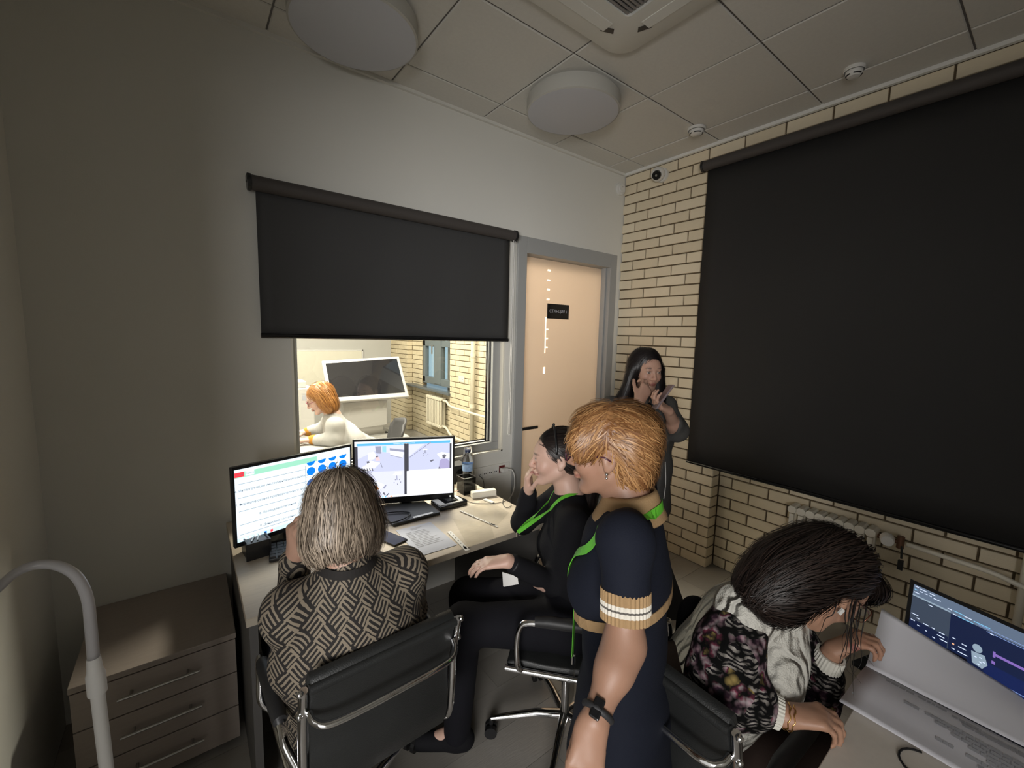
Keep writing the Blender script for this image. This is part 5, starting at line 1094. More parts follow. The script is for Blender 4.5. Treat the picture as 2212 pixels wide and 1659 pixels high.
def floral_mat():
    m, nt, b = nmat('floral_sleeve'); N = nt.nodes.new; L = nt.links.new; tc = N('ShaderNodeTexCoord')
    v = N('ShaderNodeTexVoronoi'); v.inputs['Scale'].default_value = 48; L(tc.outputs['Object'], v.inputs['Vector'])
    n1 = N('ShaderNodeTexNoise'); n1.inputs['Scale'].default_value = 19; n1.inputs['Detail'].default_value = 3; L(tc.outputs['Object'], n1.inputs['Vector'])
    r1 = N('ShaderNodeValToRGB'); e = r1.color_ramp.elements; e[0].position = .36; e[0].color = (.02, .016, .022, 1); e[1].position = .64; e[1].color = (.55, .40, .14, 1)
    for p, c in ((.43, (.12, .05, .09, 1)), (.48, (.62, .40, .46, 1)), (.52, (.72, .60, .62, 1)), (.56, (.35, .06, .12, 1)), (.60, (.03, .025, .03, 1))):
        x = e.new(p); x.color = c
    L(n1.outputs['Fac'], r1.inputs[0])
    w = N('ShaderNodeTexWave'); w.wave_type = 'RINGS'; w.inputs['Scale'].default_value = 34; w.inputs['Distortion'].default_value = 8; w.inputs['Detail'].default_value = 2; L(tc.outputs['Object'], w.inputs['Vector'])
    r2 = N('ShaderNodeValToRGB'); e = r2.color_ramp.elements; e[0].position = .45; e[0].color = (.015, .012, .016, 1); e[1].position = .55; e[1].color = (.60, .55, .50, 1); L(w.outputs['Fac'], r2.inputs[0])
    n2 = N('ShaderNodeTexNoise'); n2.inputs['Scale'].default_value = 9; L(tc.outputs['Object'], n2.inputs['Vector']); s = N('ShaderNodeMath'); s.operation = 'GREATER_THAN'; s.inputs[1].default_value = .53; L(n2.outputs['Fac'], s.inputs[0])
    mx = N('ShaderNodeMix'); mx.data_type = 'RGBA'; L(s.outputs[0], mx.inputs[0]); L(r1.outputs[0], mx.inputs[6]); L(r2.outputs[0], mx.inputs[7])
    d = N('ShaderNodeMath'); d.operation = 'MULTIPLY_ADD'; d.inputs[1].default_value = -.9; d.inputs[2].default_value = .62; L(v.outputs['Distance'], d.inputs[0])
    m3 = N('ShaderNodeMix'); m3.data_type = 'RGBA'; m3.blend_type = 'MULTIPLY'; m3.inputs[0].default_value = 1; b.inputs['Specular IOR Level'].default_value = .2; L(mx.outputs[2], m3.inputs[6]); L(d.outputs[0], m3.inputs[7]); L(m3.outputs[2], b.inputs['Base Color'])
    bp = N('ShaderNodeBump'); bp.inputs['Strength'].default_value = .6; bp.inputs['Distance'].default_value = .004; L(v.outputs['Distance'], bp.inputs['Height']); L(bp.outputs[0], b.inputs['Normal']); b.inputs['Roughness'].default_value = .9; return m
def cable_mat():
    m, nt, b = nmat('cream_cable_knit'); N = nt.nodes.new; L = nt.links.new; b.inputs['Base Color'].default_value = (.56, .545, .49, 1); b.inputs['Roughness'].default_value = .95
    at_ = N('ShaderNodeAttribute'); at_.attribute_name = 'pc'
    w = N('ShaderNodeTexWave'); w.wave_profile = 'SIN'; w.inputs['Scale'].default_value = 9; w.inputs['Distortion'].default_value = 5.5; w.inputs['Detail'].default_value = 1; w.inputs['Detail Scale'].default_value = 2.2; L(at_.outputs['Vector'], w.inputs['Vector'])
    n = N('ShaderNodeTexNoise'); n.inputs['Scale'].default_value = 240; L(at_.outputs['Vector'], n.inputs['Vector']); ad = N('ShaderNodeMath'); ad.operation = 'MULTIPLY_ADD'; ad.inputs[1].default_value = .25; L(n.outputs['Fac'], ad.inputs[0]); L(w.outputs['Fac'], ad.inputs[2])
    bp = N('ShaderNodeBump'); bp.inputs['Strength'].default_value = 1.0; bp.inputs['Distance'].default_value = .016; L(ad.outputs[0], bp.inputs['Height']); L(bp.outputs[0], b.inputs['Normal']); return m
M['meander'] = stripes_mat(); M['floral'] = floral_mat(); M['cable'] = cable_mat()
def person(label, base): return thing('person', label, 'person', base)
def tors(pel, che, nek, lat, hipw=.165, wst=.125, shw=.175, dep=.10, o=0.0, bust=0, front=None):
    """torso prims: flattened capsules pelvis > waist > chest"""
    pel, che, nek = [np.asarray(k, float) for k in (pel, che, nek)]; up = nrm(che-pel); lt = nrm(np.asarray(lat, float)-up*np.dot(lat, up)); fr_ = np.cross(up, lt)   # front
    if front is not None and np.dot(fr_, front) < 0: fr_ = -fr_
    R = np.stack([lt, fr_, up], 1); w = (pel+che)/2; d = dep
    P = [cap(pel, w, d+o, d*.86+o, .05, R=R, sc=(hipw/d, 1, 1)), cap(w, che, d*.86+o, d*1.0+o, .05, R=R, sc=((wst*1.12)/d, 1, 1)),
         cap(che-up*.02, che+up*.06, d*.95+o, d*.70+o, .05, R=R, sc=(shw/d*.92, 1, 1)), cap(che+up*.08, nek, .060+o*.5, .050+o*.3, .06)]
    if bust:
        for s in (-1, 1): P.append(ell(che+lt*s*.070-up*.045+fr_*(d*.62), (.058+o, .056+o, .060+o), .04, R=R))
    return P, (lt, fr_, up)
def spec(H, parent, m_frame, tint=(.05, .03, .03), big=.024, r=.0014, square=False, temples=True, lens=True):
    g = bpy.data.objects.new('glasses', None); 
    bpy.data.objects.remove(g); q = MB(); X, F_, U = H.R[:, 0], H.R[:, 1], H.R[:, 2]
    for s in (-1, 1):
        c = H.w((s*.033, .106, -.002)); n_ = 20; e = 4 if square else 2
        pts = []
        for a in np.linspace(0, 2*PI, n_, endpoint=False):
            ca, sa = math.cos(a), math.sin(a); pts.append(c+X*big*math.copysign(abs(ca)**(2/e), ca)+U*big*.78*math.copysign(abs(sa)**(2/e), sa)-F_*.004*abs(ca))
        q.tube(pts, r, 8, closed=True)
        if temples: q.tube([H.w((s*.058, .104, .004)), H.w((s*.074, .07, .004)), H.w((s*.080, .0, .0)), H.w((s*.080, -.02, -.012))], r, 6)
    q.tube([H.w((-.010, .107, .003)), H.w((0, .110, .006)), H.w((.010, .107, .003))], r, 6)
    o = obj('glasses', q, m_frame, parent, smooth=True)
    if lens:
        for s in (-1, 1):
            q = MB(); c = H.w((s*.033, .106, -.002)); P = [c+X*big*.95*math.cos(a)+U*big*.74*math.sin(a) for a in np.linspace(0, 2*PI, 18, endpoint=False)]; q.add(P, [tuple(range(18))]); obj('lens', q, M['lens'], o)
    return o
def lanyard(pts, nrms, parent, w=.020): q = MB(); P = spline(pts, 8); N_ = spline(nrms, 8); q.ribbon(P, N_, w); return obj('lanyard', q, M['green'], parent, label='bright green lanyard')
def surf(prims, p, off=.004, it=6):
    """push a point onto the surface of a shape"""
    p = np.asarray(p, float).copy()
    for _ in range(it): g = grad(prims, p[None])[0]; p -= g*(sdf(prims, p[None])[0]-off)
    return p, grad(prims, p[None])[0]
def drape(prims, pts, off=.004, w=.020, n=6):
    P = spline(pts, n); out = [surf(prims, p, off) for p in P]; return np.array([o[0] for o in out]), np.array([o[1] for o in out]), w
def drape_obj(name, prims, pts, m, parent, w=.02, off=.004, label=None, t=.0018):
    P, N_, w = drape(prims, pts, off, w); q = MB(); q.ribbon(P, N_, w, t=t); return obj(name, q, m, parent, label=label, smooth=False)
def shoe(parent, ank, d, m):
    d = nrm([d[0], d[1], 0]); a = np.asarray(ank, float); P = [cap([a[0]-d[0]*.03, a[1]-d[1]*.03, .045], [a[0]+d[0]*.15, a[1]+d[1]*.15, .030], .042, .034, .02), cap(a, [a[0], a[1], .06], .045, .045, .03), cut((0, 0, .002), (0, 0, -1.))]
    return sdf_obj('shoe', P, m, parent, .007)
# ---------------------------------------------------------------- 1. standing woman in the navy dress (nearest, in the middle)
def standing():
    base = at(1320, 1400, 1.02); base = (base[0], base[1], 0)
    T_ = person('standing woman in a navy dress with tan collar and short auburn hair', base)
    f = nrm([-.50, .866, 0]); lat = nrm([.866, .50, 0])          # facing the monitors; lat points to her right
    hc = at(1318, 972, 1.10); H = Head(hc, nrm(f+[0, 0, -.10]), (0, 0, 1), 1.0)
    nk = np.array([*(hc[:2]-f[:2]*.060), hc[2]-.150]); che = nk+[f[0]*.01, f[1]*.01, -.15]; pel = nk+[-f[0]*.01, -f[1]*.01, -.54]
    shL = at(1352, 1168, .915); elL = at(1350, 1388, .885); wrL = at(1284, 1556, .80)
    shR = nk+lat*.17+[0, 0, -.075]; elR = shR+np.array([.02, .03, -.28]); wrR = elR-f*.02+np.array([0, 0, -.235])
    B, fr_ = tors(pel, che, nk, lat, .155, .115, .16, .090)
    P = H.prims()+[cap(H.w((0, -.022, -.045)), nk+[0, 0, .0], .047, .052, .03)]+B
    P += chain([shL+(nk-shL)*.15, shL, elL, wrL], [.043, .041, .0355, .0245], .03)+chain([elL+(wrL-elL)*.08, elL+(wrL-elL)*.35], [.033, .0365], .03)
    P += chain([shR, elR, wrR], [.045, .039, .027], .03)
    hd = nrm(at(1258, 1680, .775)-wrL); P += hand_prims(wrL, hd, nrm(lat*.9+f*.2), f, curls=[(.25, .45, .35), (.3, .5, .35), (.35, .55, .4), (.4, .6, .4)], S=.86, thumb=(-.3, .1))
    P += hand_prims(wrR, nrm([0, 0, -1.]), -lat, f, S=.95)
    for s in (-1, 1):
        hp = pel+lat*s*.085; kn = np.array([*(hp[:2]+f[:2]*.01), .46]); an = np.array([*(hp[:2]-f[:2]*.02), .075]); P += chain([hp, kn, an], [.082, .052, .034], .04); P += [cap(an, [an[0]+f[0]*.13, an[1]+f[1]*.13, .03], .032, .026, .02)]
    sdf_obj('body', P, skinM, T_, .0055, col=H.col((.35, .195, .13), (.26, .09, .07), (.2, .10, .04)))
    # dress
    D, _ = tors(pel, che, nk, lat, .152, .112, .150, .094, o=.016, bust=1, front=f); D = D[:3]+D[4:]
    D += [cap(che+[0, 0, .085], nk+[0, 0, -.02], .085, .066, .05)]
    D += [cap(nk+[0, 0, -.045], shL, .055, .058, .05), cap(nk+[0, 0, -.045], shR, .055, .062, .05)]
    slL = shL+(elL-shL)*.50; slR = shR+(elR-shR)*.66
    D += [cap(shL, shL+(slL-shL)*.15, .056, .052, .03), cap(shR, slR, .060, .056, .03)]
    Rz = np.stack([lat, f, [0, 0, 1.]], 1)
    hem = np.array([*pel[:2], .50]); D += [cap(pel+[0, 0, .03], hem, .112, .150, .05, R=Rz, sc=(1.5, 1, 1)), cut((0, 0, .56), (0, 0, -1.)), cut(nk+[0, 0, .015], (0, 0, 1.))]
    dd = nrm(elL-shL)
    wr = folds(.0035, 30, seed=2)
    dr = sdf_obj('navy_dress', D, M['navy'], T_, .0065, disp=wr)
    sdf_obj('sleeve', [cap(nk+(shL-nk)*.7, shL, .050, .057, .05), cap(shL, shL+(slL-shL)*1.6, .0575, .0490, .03), cut(slL, dd)], M['navy'], T_, .005, disp=wr)
    # sleeve cuffs: tan with white stripes
    def cuffs(p, d, r0, seq):
        q0 = 0
        for nm, m_, l in seq:
            a = p+d*q0; b = a+d*l; q = MB(); X = nrm(np.cross(d, [0, 0, 1.])); Y = np.cross(d, X); n_ = 72; V = []
            for k, (cc, rr) in enumerate(((a, r0-.004), (a, r0), (b, r0), (b, r0-.004))):
                for i in range(n_): t_ = 2*PI*i/n_; rib = .0012*math.cos(t_*36) if k in (1, 2) else 0; V.append(cc+(X*math.cos(t_)+Y*math.sin(t_))*(rr+rib))
            q.add(V, [(k*n_+i, k*n_+(i+1) % n_, (k+1)*n_+(i+1) % n_, (k+1)*n_+i) for k in range(3) for i in range(n_)]); obj(nm, q, m_, T_, smooth='auto'); q0 += l
    seq = [('cuff_band', M['tan'], .022), ('cuff_stripe', M['offwhite'], .009), ('cuff_band', M['steelcloth'], .004), ('cuff_stripe', M['offwhite'], .009), ('cuff_band', M['tan'], .016)]
    cuffs(slL-dd*.004, dd, .0515, seq)
    # collar
    q = MB(); cz = np.array([*(nk[:2]+f[:2]*.004), 0]); n_ = 40; V = []
    prof = [(.066, -.03), (.060, .0), (.057, .045), (.060, .052), (.068, .042), (.080, .012), (.094, -.014), (.091, -.020)]
    for k, (rr, z) in enumerate(prof):
        for i in range(n_+1):
            t_ = .12+(2*PI-.24)*i/n_; dx = math.sin(t_); dy = math.cos(t_); e = 1.0+.10*abs(dx); V.append(cz+lat*dx*rr*e+f*dy*rr+np.array([0, 0, nk[2]+z-.012*dy]))
    q.add(V, [(k*(n_+1)+i, k*(n_+1)+i+1, (k+1)*(n_+1)+i+1, (k+1)*(n_+1)+i) for k in range(len(prof)-1) for i in range(n_)]); o = obj('collar', q, M['tan'], T_, smooth=True); o.modifiers.new('s', 'SOLIDIFY').thickness = .004
    # belt, lanyard
    bp_ = []; mid = np.array([*((pel+che)/2)[:2], nk[2]-.225])
    for a in np.linspace(0, 2*PI, 33)[:-1]: bp_.append(surf(D, mid+(lat*math.cos(a)*.16+f*math.sin(a)*.12)+np.array([0, 0, +.03*math.sin(a)*-1]), .003))
    q = MB(); PP = np.array([b[0] for b in bp_]+[bp_[0][0]]); q.ribbon(PP, np.array([b[1] for b in bp_]+[bp_[0][1]])*[1, 1, 0], .026, t=.002); obj('belt', q, M['tan'], T_, label='narrow tan belt')
    DD = D+[cap(nk+[0, 0, -.06], nk+[0, 0, .02], .102, .07, .02)]
    pts = [nk-f*.085+np.array([0, 0, .028])+lat*.02, nk-lat*.075-f*.05+np.array([0, 0, .018]), nk-lat*.10+f*.02+np.array([0, 0, -.02]), nk-lat*.085+f*.08+np.array([0, 0, -.09]), che-lat*.05+f*.13+np.array([0, 0, .02]), che-lat*.03+f*.17+np.array([0, 0, -.06]), che-lat*.02+f*.18+np.array([0, 0, -.10])]
    drape_obj('lanyard', DD, pts, M['green'], T_, .022, .005, 'bright green lanyard ribbon')
    p0 = surf(D, che-lat*.02+f*.16+np.array([0, 0, -.11]), .006)[0]; q = MB(); q.ribbon([p0, p0+[0, 0, -.10], p0+[0, 0, -.19]], [f, f, f], .020); obj('lanyard', q, M['green'], T_); q = MB(); q.tube([p0+[0, 0, -.19], p0+[0, 0, -.215]], .005, 8); obj('lanyard_clip', q, M['chrome'], T_)
    pb = p0+np.array([0, 0, -.215]); X = lat; pane('badge', pb-X*.04, pb+X*.04, pb+X*.04+[0, 0, -.13], pb-X*.04+[0, 0, -.13], .002, M['film'], T_, label='clear badge sleeve')
    # watch
    wp = wrL+(elL-wrL)*.10; wd = nrm(elL-wrL); q = MB(); X = nrm(np.cross(wd, f)); Y = np.cross(wd, X); q.tube([wp+(X*math.cos(a)*.0285+Y*math.sin(a)*.0265) for a in np.linspace(0, 2*PI, 24, endpoint=False)], .0065, 8, closed=True); wb = obj('watch_band', q, M['blackm'], T_, smooth=True)
    outd = nrm(-CF*1.0-CR*.6); outd = nrm(outd-wd*np.dot(outd, wd)); c = wp+outd*.029; q = MB(); q.box(c, (.020, .036, .009), np.stack([nrm(np.cross(wd, outd)), wd, outd], 1)); obj('watch_face', q, M['gloss'], wb, bevel=.003)
    # earring, glasses
    e = H.w((-.082, -.004, -.040)); q = MB(); q.sphere(e, .0045, 10); q.sphere(e+[0, 0, -.010], .0035, 8); obj('earring', q, M['chrome'], T_, smooth=True)
    spec(H, T_, mat('plum_plastic', (.06, .015, .03), .2), big=.026, r=.0022)
    # short hair, longer on top, combed forward and to the back
    c, S = H.c, H.S; hp = [ell(H.w((0, -.018, .044)), np.array((.083, .099, .082))*S, .02, R=H.R), ell(H.w((0, .034, .060)), np.array((.066, .052, .044))*S, .03, R=H.R), ell(H.w((0, -.056, -.002)), np.array((.068, .058, .066))*S, .03, R=H.R),
          ell(H.w((0, -.050, -.055)), np.array((.048, .050, .040))*S, .03, R=H.R), ell(H.w((0, -.060, .046)), np.array((.064, .052, .054))*S, .03, R=H.R), ell(H.w((-.066, .050, .030)), np.array((.022, .034, .040))*S, .02, R=H.R), ell(H.w((.066, .050, .030)), np.array((.022, .034, .040))*S, .02, R=H.R),
          ell(H.w((0, .105, -.052)), np.array((.080, .060, .085))*S, .01, '-', R=H.R), ell(H.w((-.092, .022, -.050)), np.array((.036, .062, .055))*S, .012, '-', R=H.R), ell(H.w((.092, .022, -.050)), np.array((.036, .062, .055))*S, .012, '-', R=H.R)]
    crown = H.w((0, -.035, .14))
    def flow(P):
        L = (P-c) @ H.R; x, y, z = L.T; fl = np.zeros_like(L); fr0 = (y > -.01); 
        fl[:, 0] = x*5*np.where(z > .05, 1, -.5); fl[:, 1] = np.where(fr0, .55, -.75); fl[:, 2] = np.where(fr0, -.35-9*np.clip(.07-z, 0, 1), -.15-10*np.clip(.07-z, 0, 1)); return fl @ H.R.T
    make_hair('hair', hp, flow, hair_mat('auburn_hair', (.16, .062, .020), (.48, .26, .105), .42), T_, n=6500, steps=8, step=.0098, width=.0028, lift=.007, wild=.26, res=.005, groove=.0026, seed=4, spread=.10, lens=(.5, 1.3))
    for s in (-1, 1):
        hp_ = pel+lat*s*.085; shoe(T_, [*(hp_[:2]-f[:2]*.02), .08], f, M['blackcloth'])
    return T_
M['steelcloth'] = knit('grey_knit_stripe', (.12, .11, .10), 300, .2)
standing()
def arms(sh, el, wr, s=1.0): return chain([sh, el, wr], [.044*s, .038*s, .0265*s], .03)+chain([el+(wr-el)*.08, el+(wr-el)*.35], [.037*s, .040*s], .03)
def legs(hips, knees, ankles, f, o=0.0): 
    P = []
    for h_, k_, a_ in zip(hips, knees, ankles): P += chain([h_, k_, a_], [.080+o, .055+o, .036+o], .04)
    return P
def feet(ankles, f): return [cap(a_, np.array([a_[0]+f[0]*.12, a_[1]+f[1]*.12, .03]), .032, .026, .02) for a_ in ankles]
# ---------------------------------------------------------------- 2. seated woman in the patterned jacket, seen from behind
def grandma():
    hc = at(737, 1112, 1.215); f = nrm([.06, 1, 0]); lat = nrm([1, -.06, 0])
    T_ = person('seated older woman from behind with grey blond bob and meander patterned jacket', (hc[0], hc[1], 0))
    H = Head(hc, nrm([.10, .95, -.28]), (0, .2, 1), 1.04); nk = hc+[0, -.045, -.135]; che = nk+[.005, .0, -.21]; pel = np.array([-2.61, -1.14, .535])
    shL = nk+[-.145, .01, -.085]; shR = nk+[.175, .01, -.075]; elL = on(632, 1312, 2, .805)+[0, .0, 0]; wrL = at(640, 1195, 1.24); elR = nk+[.245, .13, -.30]; wrR = np.array([-2.43, -.80, .785])
    B, fr_ = tors(pel, che, nk, lat, .175, .145, .185, .105, front=f)
    P = H.prims()+[cap(H.w((0, -.022, -.045)), nk, .050, .055, .03)]+B+arms(shL, elL, wrL)+arms(shR, elR, wrR)
    P += hand_prims(wrL, nrm(at(640, 1140, 1.20)-wrL), nrm([1, .3, 0]), nrm([0, -1, .2]), curls=[(.5, .7, .5), (.6, .8, .5), (.7, .8, .6), (.8, .9, .6)])
    P += hand_prims(wrR, nrm([-.3, 1, 0]), (0, 0, -1), (-1, 0, 0), curl=(.2, .3, .2))
    hips = [pel+[s*.09, .02, -.01] for s in (-1, 1)]; knees = [np.array([-2.75, -.72, .53]), np.array([-2.45, -.72, .53])]; ank = [np.array([-2.74, -.62, .08]), np.array([-2.47, -.60, .08])]
    P += legs(hips, knees, ank, f)+feet(ank, f)
    sdf_obj('body', P, skinM, T_, .0065, col=H.col((.42, .25, .18), LIP, (.3, .25, .2)))
    D, _ = tors(pel+[0, 0, -.02], che, nk, lat, .180, .150, .185, .104, o=.018, bust=1, front=f)
    D = D[:3]+D[4:]+[cap(che+[0, 0, .09], nk+[0, -.005, -.035], .095, .066, .05), cap(nk+[0, 0, -.06], shL, .058, .066, .06), cap(nk+[0, 0, -.06], shR, .058, .066, .06)]
    cufL = wrL+(elL-wrL)*.14; D += chain([shL, elL, cufL], [.068, .056, .044], .03)+chain([shR, elR, wrR+(elR-wrR)*.1], [.068, .058, .042], .03)
    D += [cut(nk+[0, 0, -.012], (0, 0, 1.)) if False else cap(nk+[0, -.008, -.05], nk+[0, -.004, .02], .066, .058, .03), cut(pel+[0, 0, -.12], (0, 0, -1.))]
    def attr(V):
        L = V-che; a = np.arctan2(L[:, 0], -(L[:, 1])+.10); return np.stack([a*.20+L[:, 0]*.25, L[:, 2]+.15*L[:, 1], 0*a], 1)
    sdf_obj('jacket', D, M['meander'], T_, .0065, disp=folds(.004, 26, seed=5), attr=attr)
    TR, _ = tors(pel+[0, 0, -.02], pel+[0, 0, .1], pel+[0, 0, .2], lat, .18, .15, .17, .105, o=.01); 
    sdf_obj('trousers', TR[:1]+legs([h+[0, 0, .0] for h in hips], knees, ank, f, .016)+[cut((0, 0, .05), (0, 0, -1.))], M['trouser'], T_, .008)
    for a_ in ank: shoe(T_, a_, f, M['blackcloth'])
    # collar edge
    drape_obj('jacket_collar', D, [nk+lat*s*.055*1.0+np.array([0, -.05*c, .012]) for s, c in ((-1.2, -.6), (-1.1, .5), (-.5, 1.3), (.5, 1.3), (1.1, .5), (1.2, -.6))], M['meander'], T_, .022, .004)
    # earring, ring bracelet
    q = MB(); c = wrL+(elL-wrL)*.06; d = nrm(elL-wrL); X = nrm(np.cross(d, [0, 0, 1.])); Y = np.cross(d, X); q.tube([c+X*math.cos(a)*.030+Y*math.sin(a)*.030 for a in np.linspace(0, 2*PI, 20, endpoint=False)], .0022, 6, closed=True); obj('bracelet', q, mat('gold', (.8, .5, .18), .25, metal=1), T_, smooth=True)
    S = H.S; c0 = H.c
    hp = [ell(H.w((0, -.020, .042)), np.array((.084, .104, .086))*S, .02, R=H.R), ell(H.w((0, -.050, -.030)), np.array((.084, .070, .075))*S, .04, R=H.R), ell(H.w((-.062, -.010, -.045)), np.array((.036, .060, .066))*S, .03, R=H.R), ell(H.w((.062, -.010, -.045)), np.array((.034, .060, .066))*S, .03, R=H.R),
          ell(H.w((0, .12, -.05)), np.array((.062, .080, .10))*S, .01, '-', R=H.R)]
    def flow(P):
        L = (P-c0) @ H.R; x, y, z = L.T; up = np.clip(z-.05, 0, 1)*12; fl = np.stack([np.sign(x)*(.25+up*.8)*np.clip(np.abs(x)*20, 0, 1)-x*3*(z < -.05), -.25-up*.9*(y < .02)+.3*(z < -.07), -1.0+up*.45], 1); return fl @ H.R.T
    make_hair('hair', hp, flow, hair_mat('ash_blond_hair', (.10, .075, .055), (.46, .37, .28), .44), T_, n=6500, steps=9, step=.0112, width=.0022, lift=.008, wild=.13, res=.005, groove=.0016, seed=8, spread=.15, lens=(.6, 1.2))
    q = MB(); q.tube([H.w((math.sin(a)*.088, .012-.0*abs(a), .032+math.cos(a)*.094)) for a in np.linspace(-1.5, 1.5, 24)], .0032, 8); obj('headband', q, M['black'], T_, smooth=True)
grandma()
# ---------------------------------------------------------------- 3. seated woman with the ponytail, in profile
def seated():
    hc = at(1203, 986, 1.84); f = nrm([-.80, .60, 0]); lat = nrm([.60, .80, 0])
    T_ = person('seated woman in profile with dark ponytail, black sweater and green lanyard', (-1.75, -1.22, 0))
    H = Head(hc, nrm([*(f[:2]), -.06]), (0, 0, 1), 1.04); nk = at(1230, 1060, 1.86); pel = np.array([-1.78, -1.26, .55]); che = nk+np.array([.0, -.0, -.20])
    shR = nk+lat*.155+[0, 0, -.075]; shL = nk-lat*.160+np.array([0, 0, -.080]); elR = np.array([-1.76, -.92, .81]); wrR = at(1142, 1062, 1.94)
    elL = shL+f*.06+[0, 0, -.265]; wrL = at(1098, 1212, 1.62)
    B, _ = tors(pel, che, nk, lat, .15, .118, .15, .09, front=f)
    P = H.prims()+[cap(H.w((0, -.022, -.045)), nk, .046, .050, .03)]+B+arms(shL, elL, wrL)+arms(shR, elR, wrR, .95)
    P += hand_prims(wrR, nrm(at(1142, 1010, 1.90)-wrR), nrm(-f*.9-CR*.0+lat*-.1), nrm(-lat), curls=[(.5, 1.0, .7), (.6, 1.1, .7), (.5, 1.1, .7), (.4, 1.0, .8)], S=.98)
    P += hand_prims(wrL, nrm(f+[0, 0, -.15]), (0, 0, -1), nrm(lat), curl=(.25, .4, .3), S=.95)
    hips = [pel+lat*s*.085+f*.02 for s in (-1, 1)]; knees = [pel+f*.43-lat*.09+[0, 0, .0], pel+f*.43+lat*.09]; ank = [np.array([*(knees[0]+f*.02)[:2], .08]), np.array([*(knees[1]+f*.06)[:2], .08])]
    P += legs(hips, knees, ank, f)+feet(ank, f)
    sdf_obj('body', P, skinM, T_, .0065, col=H.col((.58, .37, .29), LIP, (.05, .03, .02)))
    D, _ = tors(pel, che, nk, lat, .155, .128, .158, .09, o=.016, bust=1, front=f); D = D[:3]+D[4:]+[cap(che+[0, 0, .09], nk+[0, 0, -.03], .085, .056, .05), cap(nk+[0, 0, -.06], shL, .05, .058, .06), cap(nk+[0, 0, -.06], shR, .05, .056, .06)]
    D += chain([shL, elL, wrL+(elL-wrL)*.12], [.060, .050, .036], .03)+chain([shR, elR, wrR+(elR-wrR)*.06], [.060, .052, .040], .03)+[cut(pel+[0, 0, -.06], (0, 0, -1.))]
    sdf_obj('sweater', D, M['blackcloth'], T_, .0065, disp=folds(.003, 30, seed=9))
    sdf_obj('trousers', [cap(pel-[0, 0, .01], pel+[0, 0, .07], .108, .098, .04, R=np.stack([lat, f, [0, 0, 1.]], 1), sc=np.array((1.65, 1, 1)))]+legs(hips, knees, ank, f, .018)+[cut((0, 0, .05), (0, 0, -1.))], M['trouser'], T_, .008)
    for a_ in ank: shoe(T_, a_, f, M['blackcloth'])
    a1 = at(1118, 1150, 1.74)
    for sd_, lb in ((-1, 'bright green lanyard ribbon'), (1, None)):
        P_, N_, _w = drape(D, [nk-f*.052+np.array([0, 0, .018]), nk+lat*sd_*.055-f*.02+np.array([0, 0, .012]), nk+lat*sd_*.060+f*.035+np.array([0, 0, -.025]), nk+lat*sd_*.045+f*.075+np.array([0, 0, -.07])], .005)
        e_ = P_[-1]; n1 = 8; ex = np.array([e_+(a1-e_)*t_ for t_ in np.linspace(1/n1, 1, n1)]); ne = np.array([N_[-1]*(1-t_)-CF*t_ for t_ in np.linspace(1/n1, 1, n1)])
        q = MB(); q.ribbon(np.concatenate([P_, ex]), np.concatenate([N_, ne]), .016); obj('lanyard', q, M['green'], T_, label=lb)
    q = MB(); q.tube([a1, a1+[0, 0, -.02]], .005, 8); obj('lanyard_clip', q, M['chrome'], T_)
    pane('badge', *(on(1085, 1236, 0, -1.97), on(1118, 1246, 0, -1.93), on(1120, 1262, 0, -1.93), on(1087, 1268, 0, -1.97)), .002, M['whitem'], T_, label='white card badge with a grey mark')
    q = MB(); c = wrL+(elL-wrL)*.08; d = nrm(elL-wrL); X = nrm(np.cross(d, [0, 0, 1.])); Y = np.cross(d, X); q.tube([c+X*math.cos(a)*.031+Y*math.sin(a)*.027 for a in np.linspace(0, 2*PI, 20, endpoint=False)], .006, 8, closed=True); obj('watch_band', q, M['blackm'], T_, smooth=True)
    S = H.S; c0 = H.c
    hp = [ell(H.w((0, -.020, .038)), np.array((.080, .100, .086))*S, .02, R=H.R), ell(H.w((0, -.058, -.010)), np.array((.070, .056, .062))*S, .03, R=H.R), cap(H.w((0, -.115, -.015)), H.w((0, -.150, -.10)), .030, .040, .03), cap(H.w((0, -.150, -.10)), H.w((.0, -.135, -.23)), .040, .022, .03),
          ell(H.w((0, .112, -.035)), np.array((.074, .062, .088))*S, .01, '-', R=H.R), ell(H.w((-.090, .022, -.052)), np.array((.034, .058, .060))*S, .01, '-', R=H.R), ell(H.w((.090, .022, -.052)), np.array((.034, .058, .060))*S, .01, '-', R=H.R)]
    def flow(P):
        L = (P-c0) @ H.R; x, y, z = L.T; tail = (y < -.105)[:, None]; fl = np.where(tail, np.array([0, .1, -1.]), np.stack([-x*2, -1+0*x, -.25-.5*(z < .06)], 1)); return fl @ H.R.T
    make_hair('hair', hp, flow, hair_mat('black_brown_hair', (.008, .006, .006), (.035, .024, .020), .40), T_, n=3000, steps=8, step=.013, width=.0020, lift=.003, wild=.06, res=.006, groove=.001, seed=3)
    q = MB(); q.tube([H.w((math.sin(a)*.090, .010, .036+math.cos(a)*.096)) for a in np.linspace(-1.6, 1.6, 24)], .0045, 8); q.sphere(H.w((0, .010, .135)), .0065, 10); obj('headband', q, M['black'], T_, smooth=True)
    q = MB(); q.tube([H.w((0, -.122, -.02))+H.R[:, 0]*math.cos(a)*.030+(H.R[:, 2]*.95+H.R[:, 1]*-.3)*math.sin(a)*.030 for a in np.linspace(0, 2*PI, 18, endpoint=False)], .006, 8, closed=True); obj('hair_tie', q, M['blackm'], T_, smooth=True)
seated()
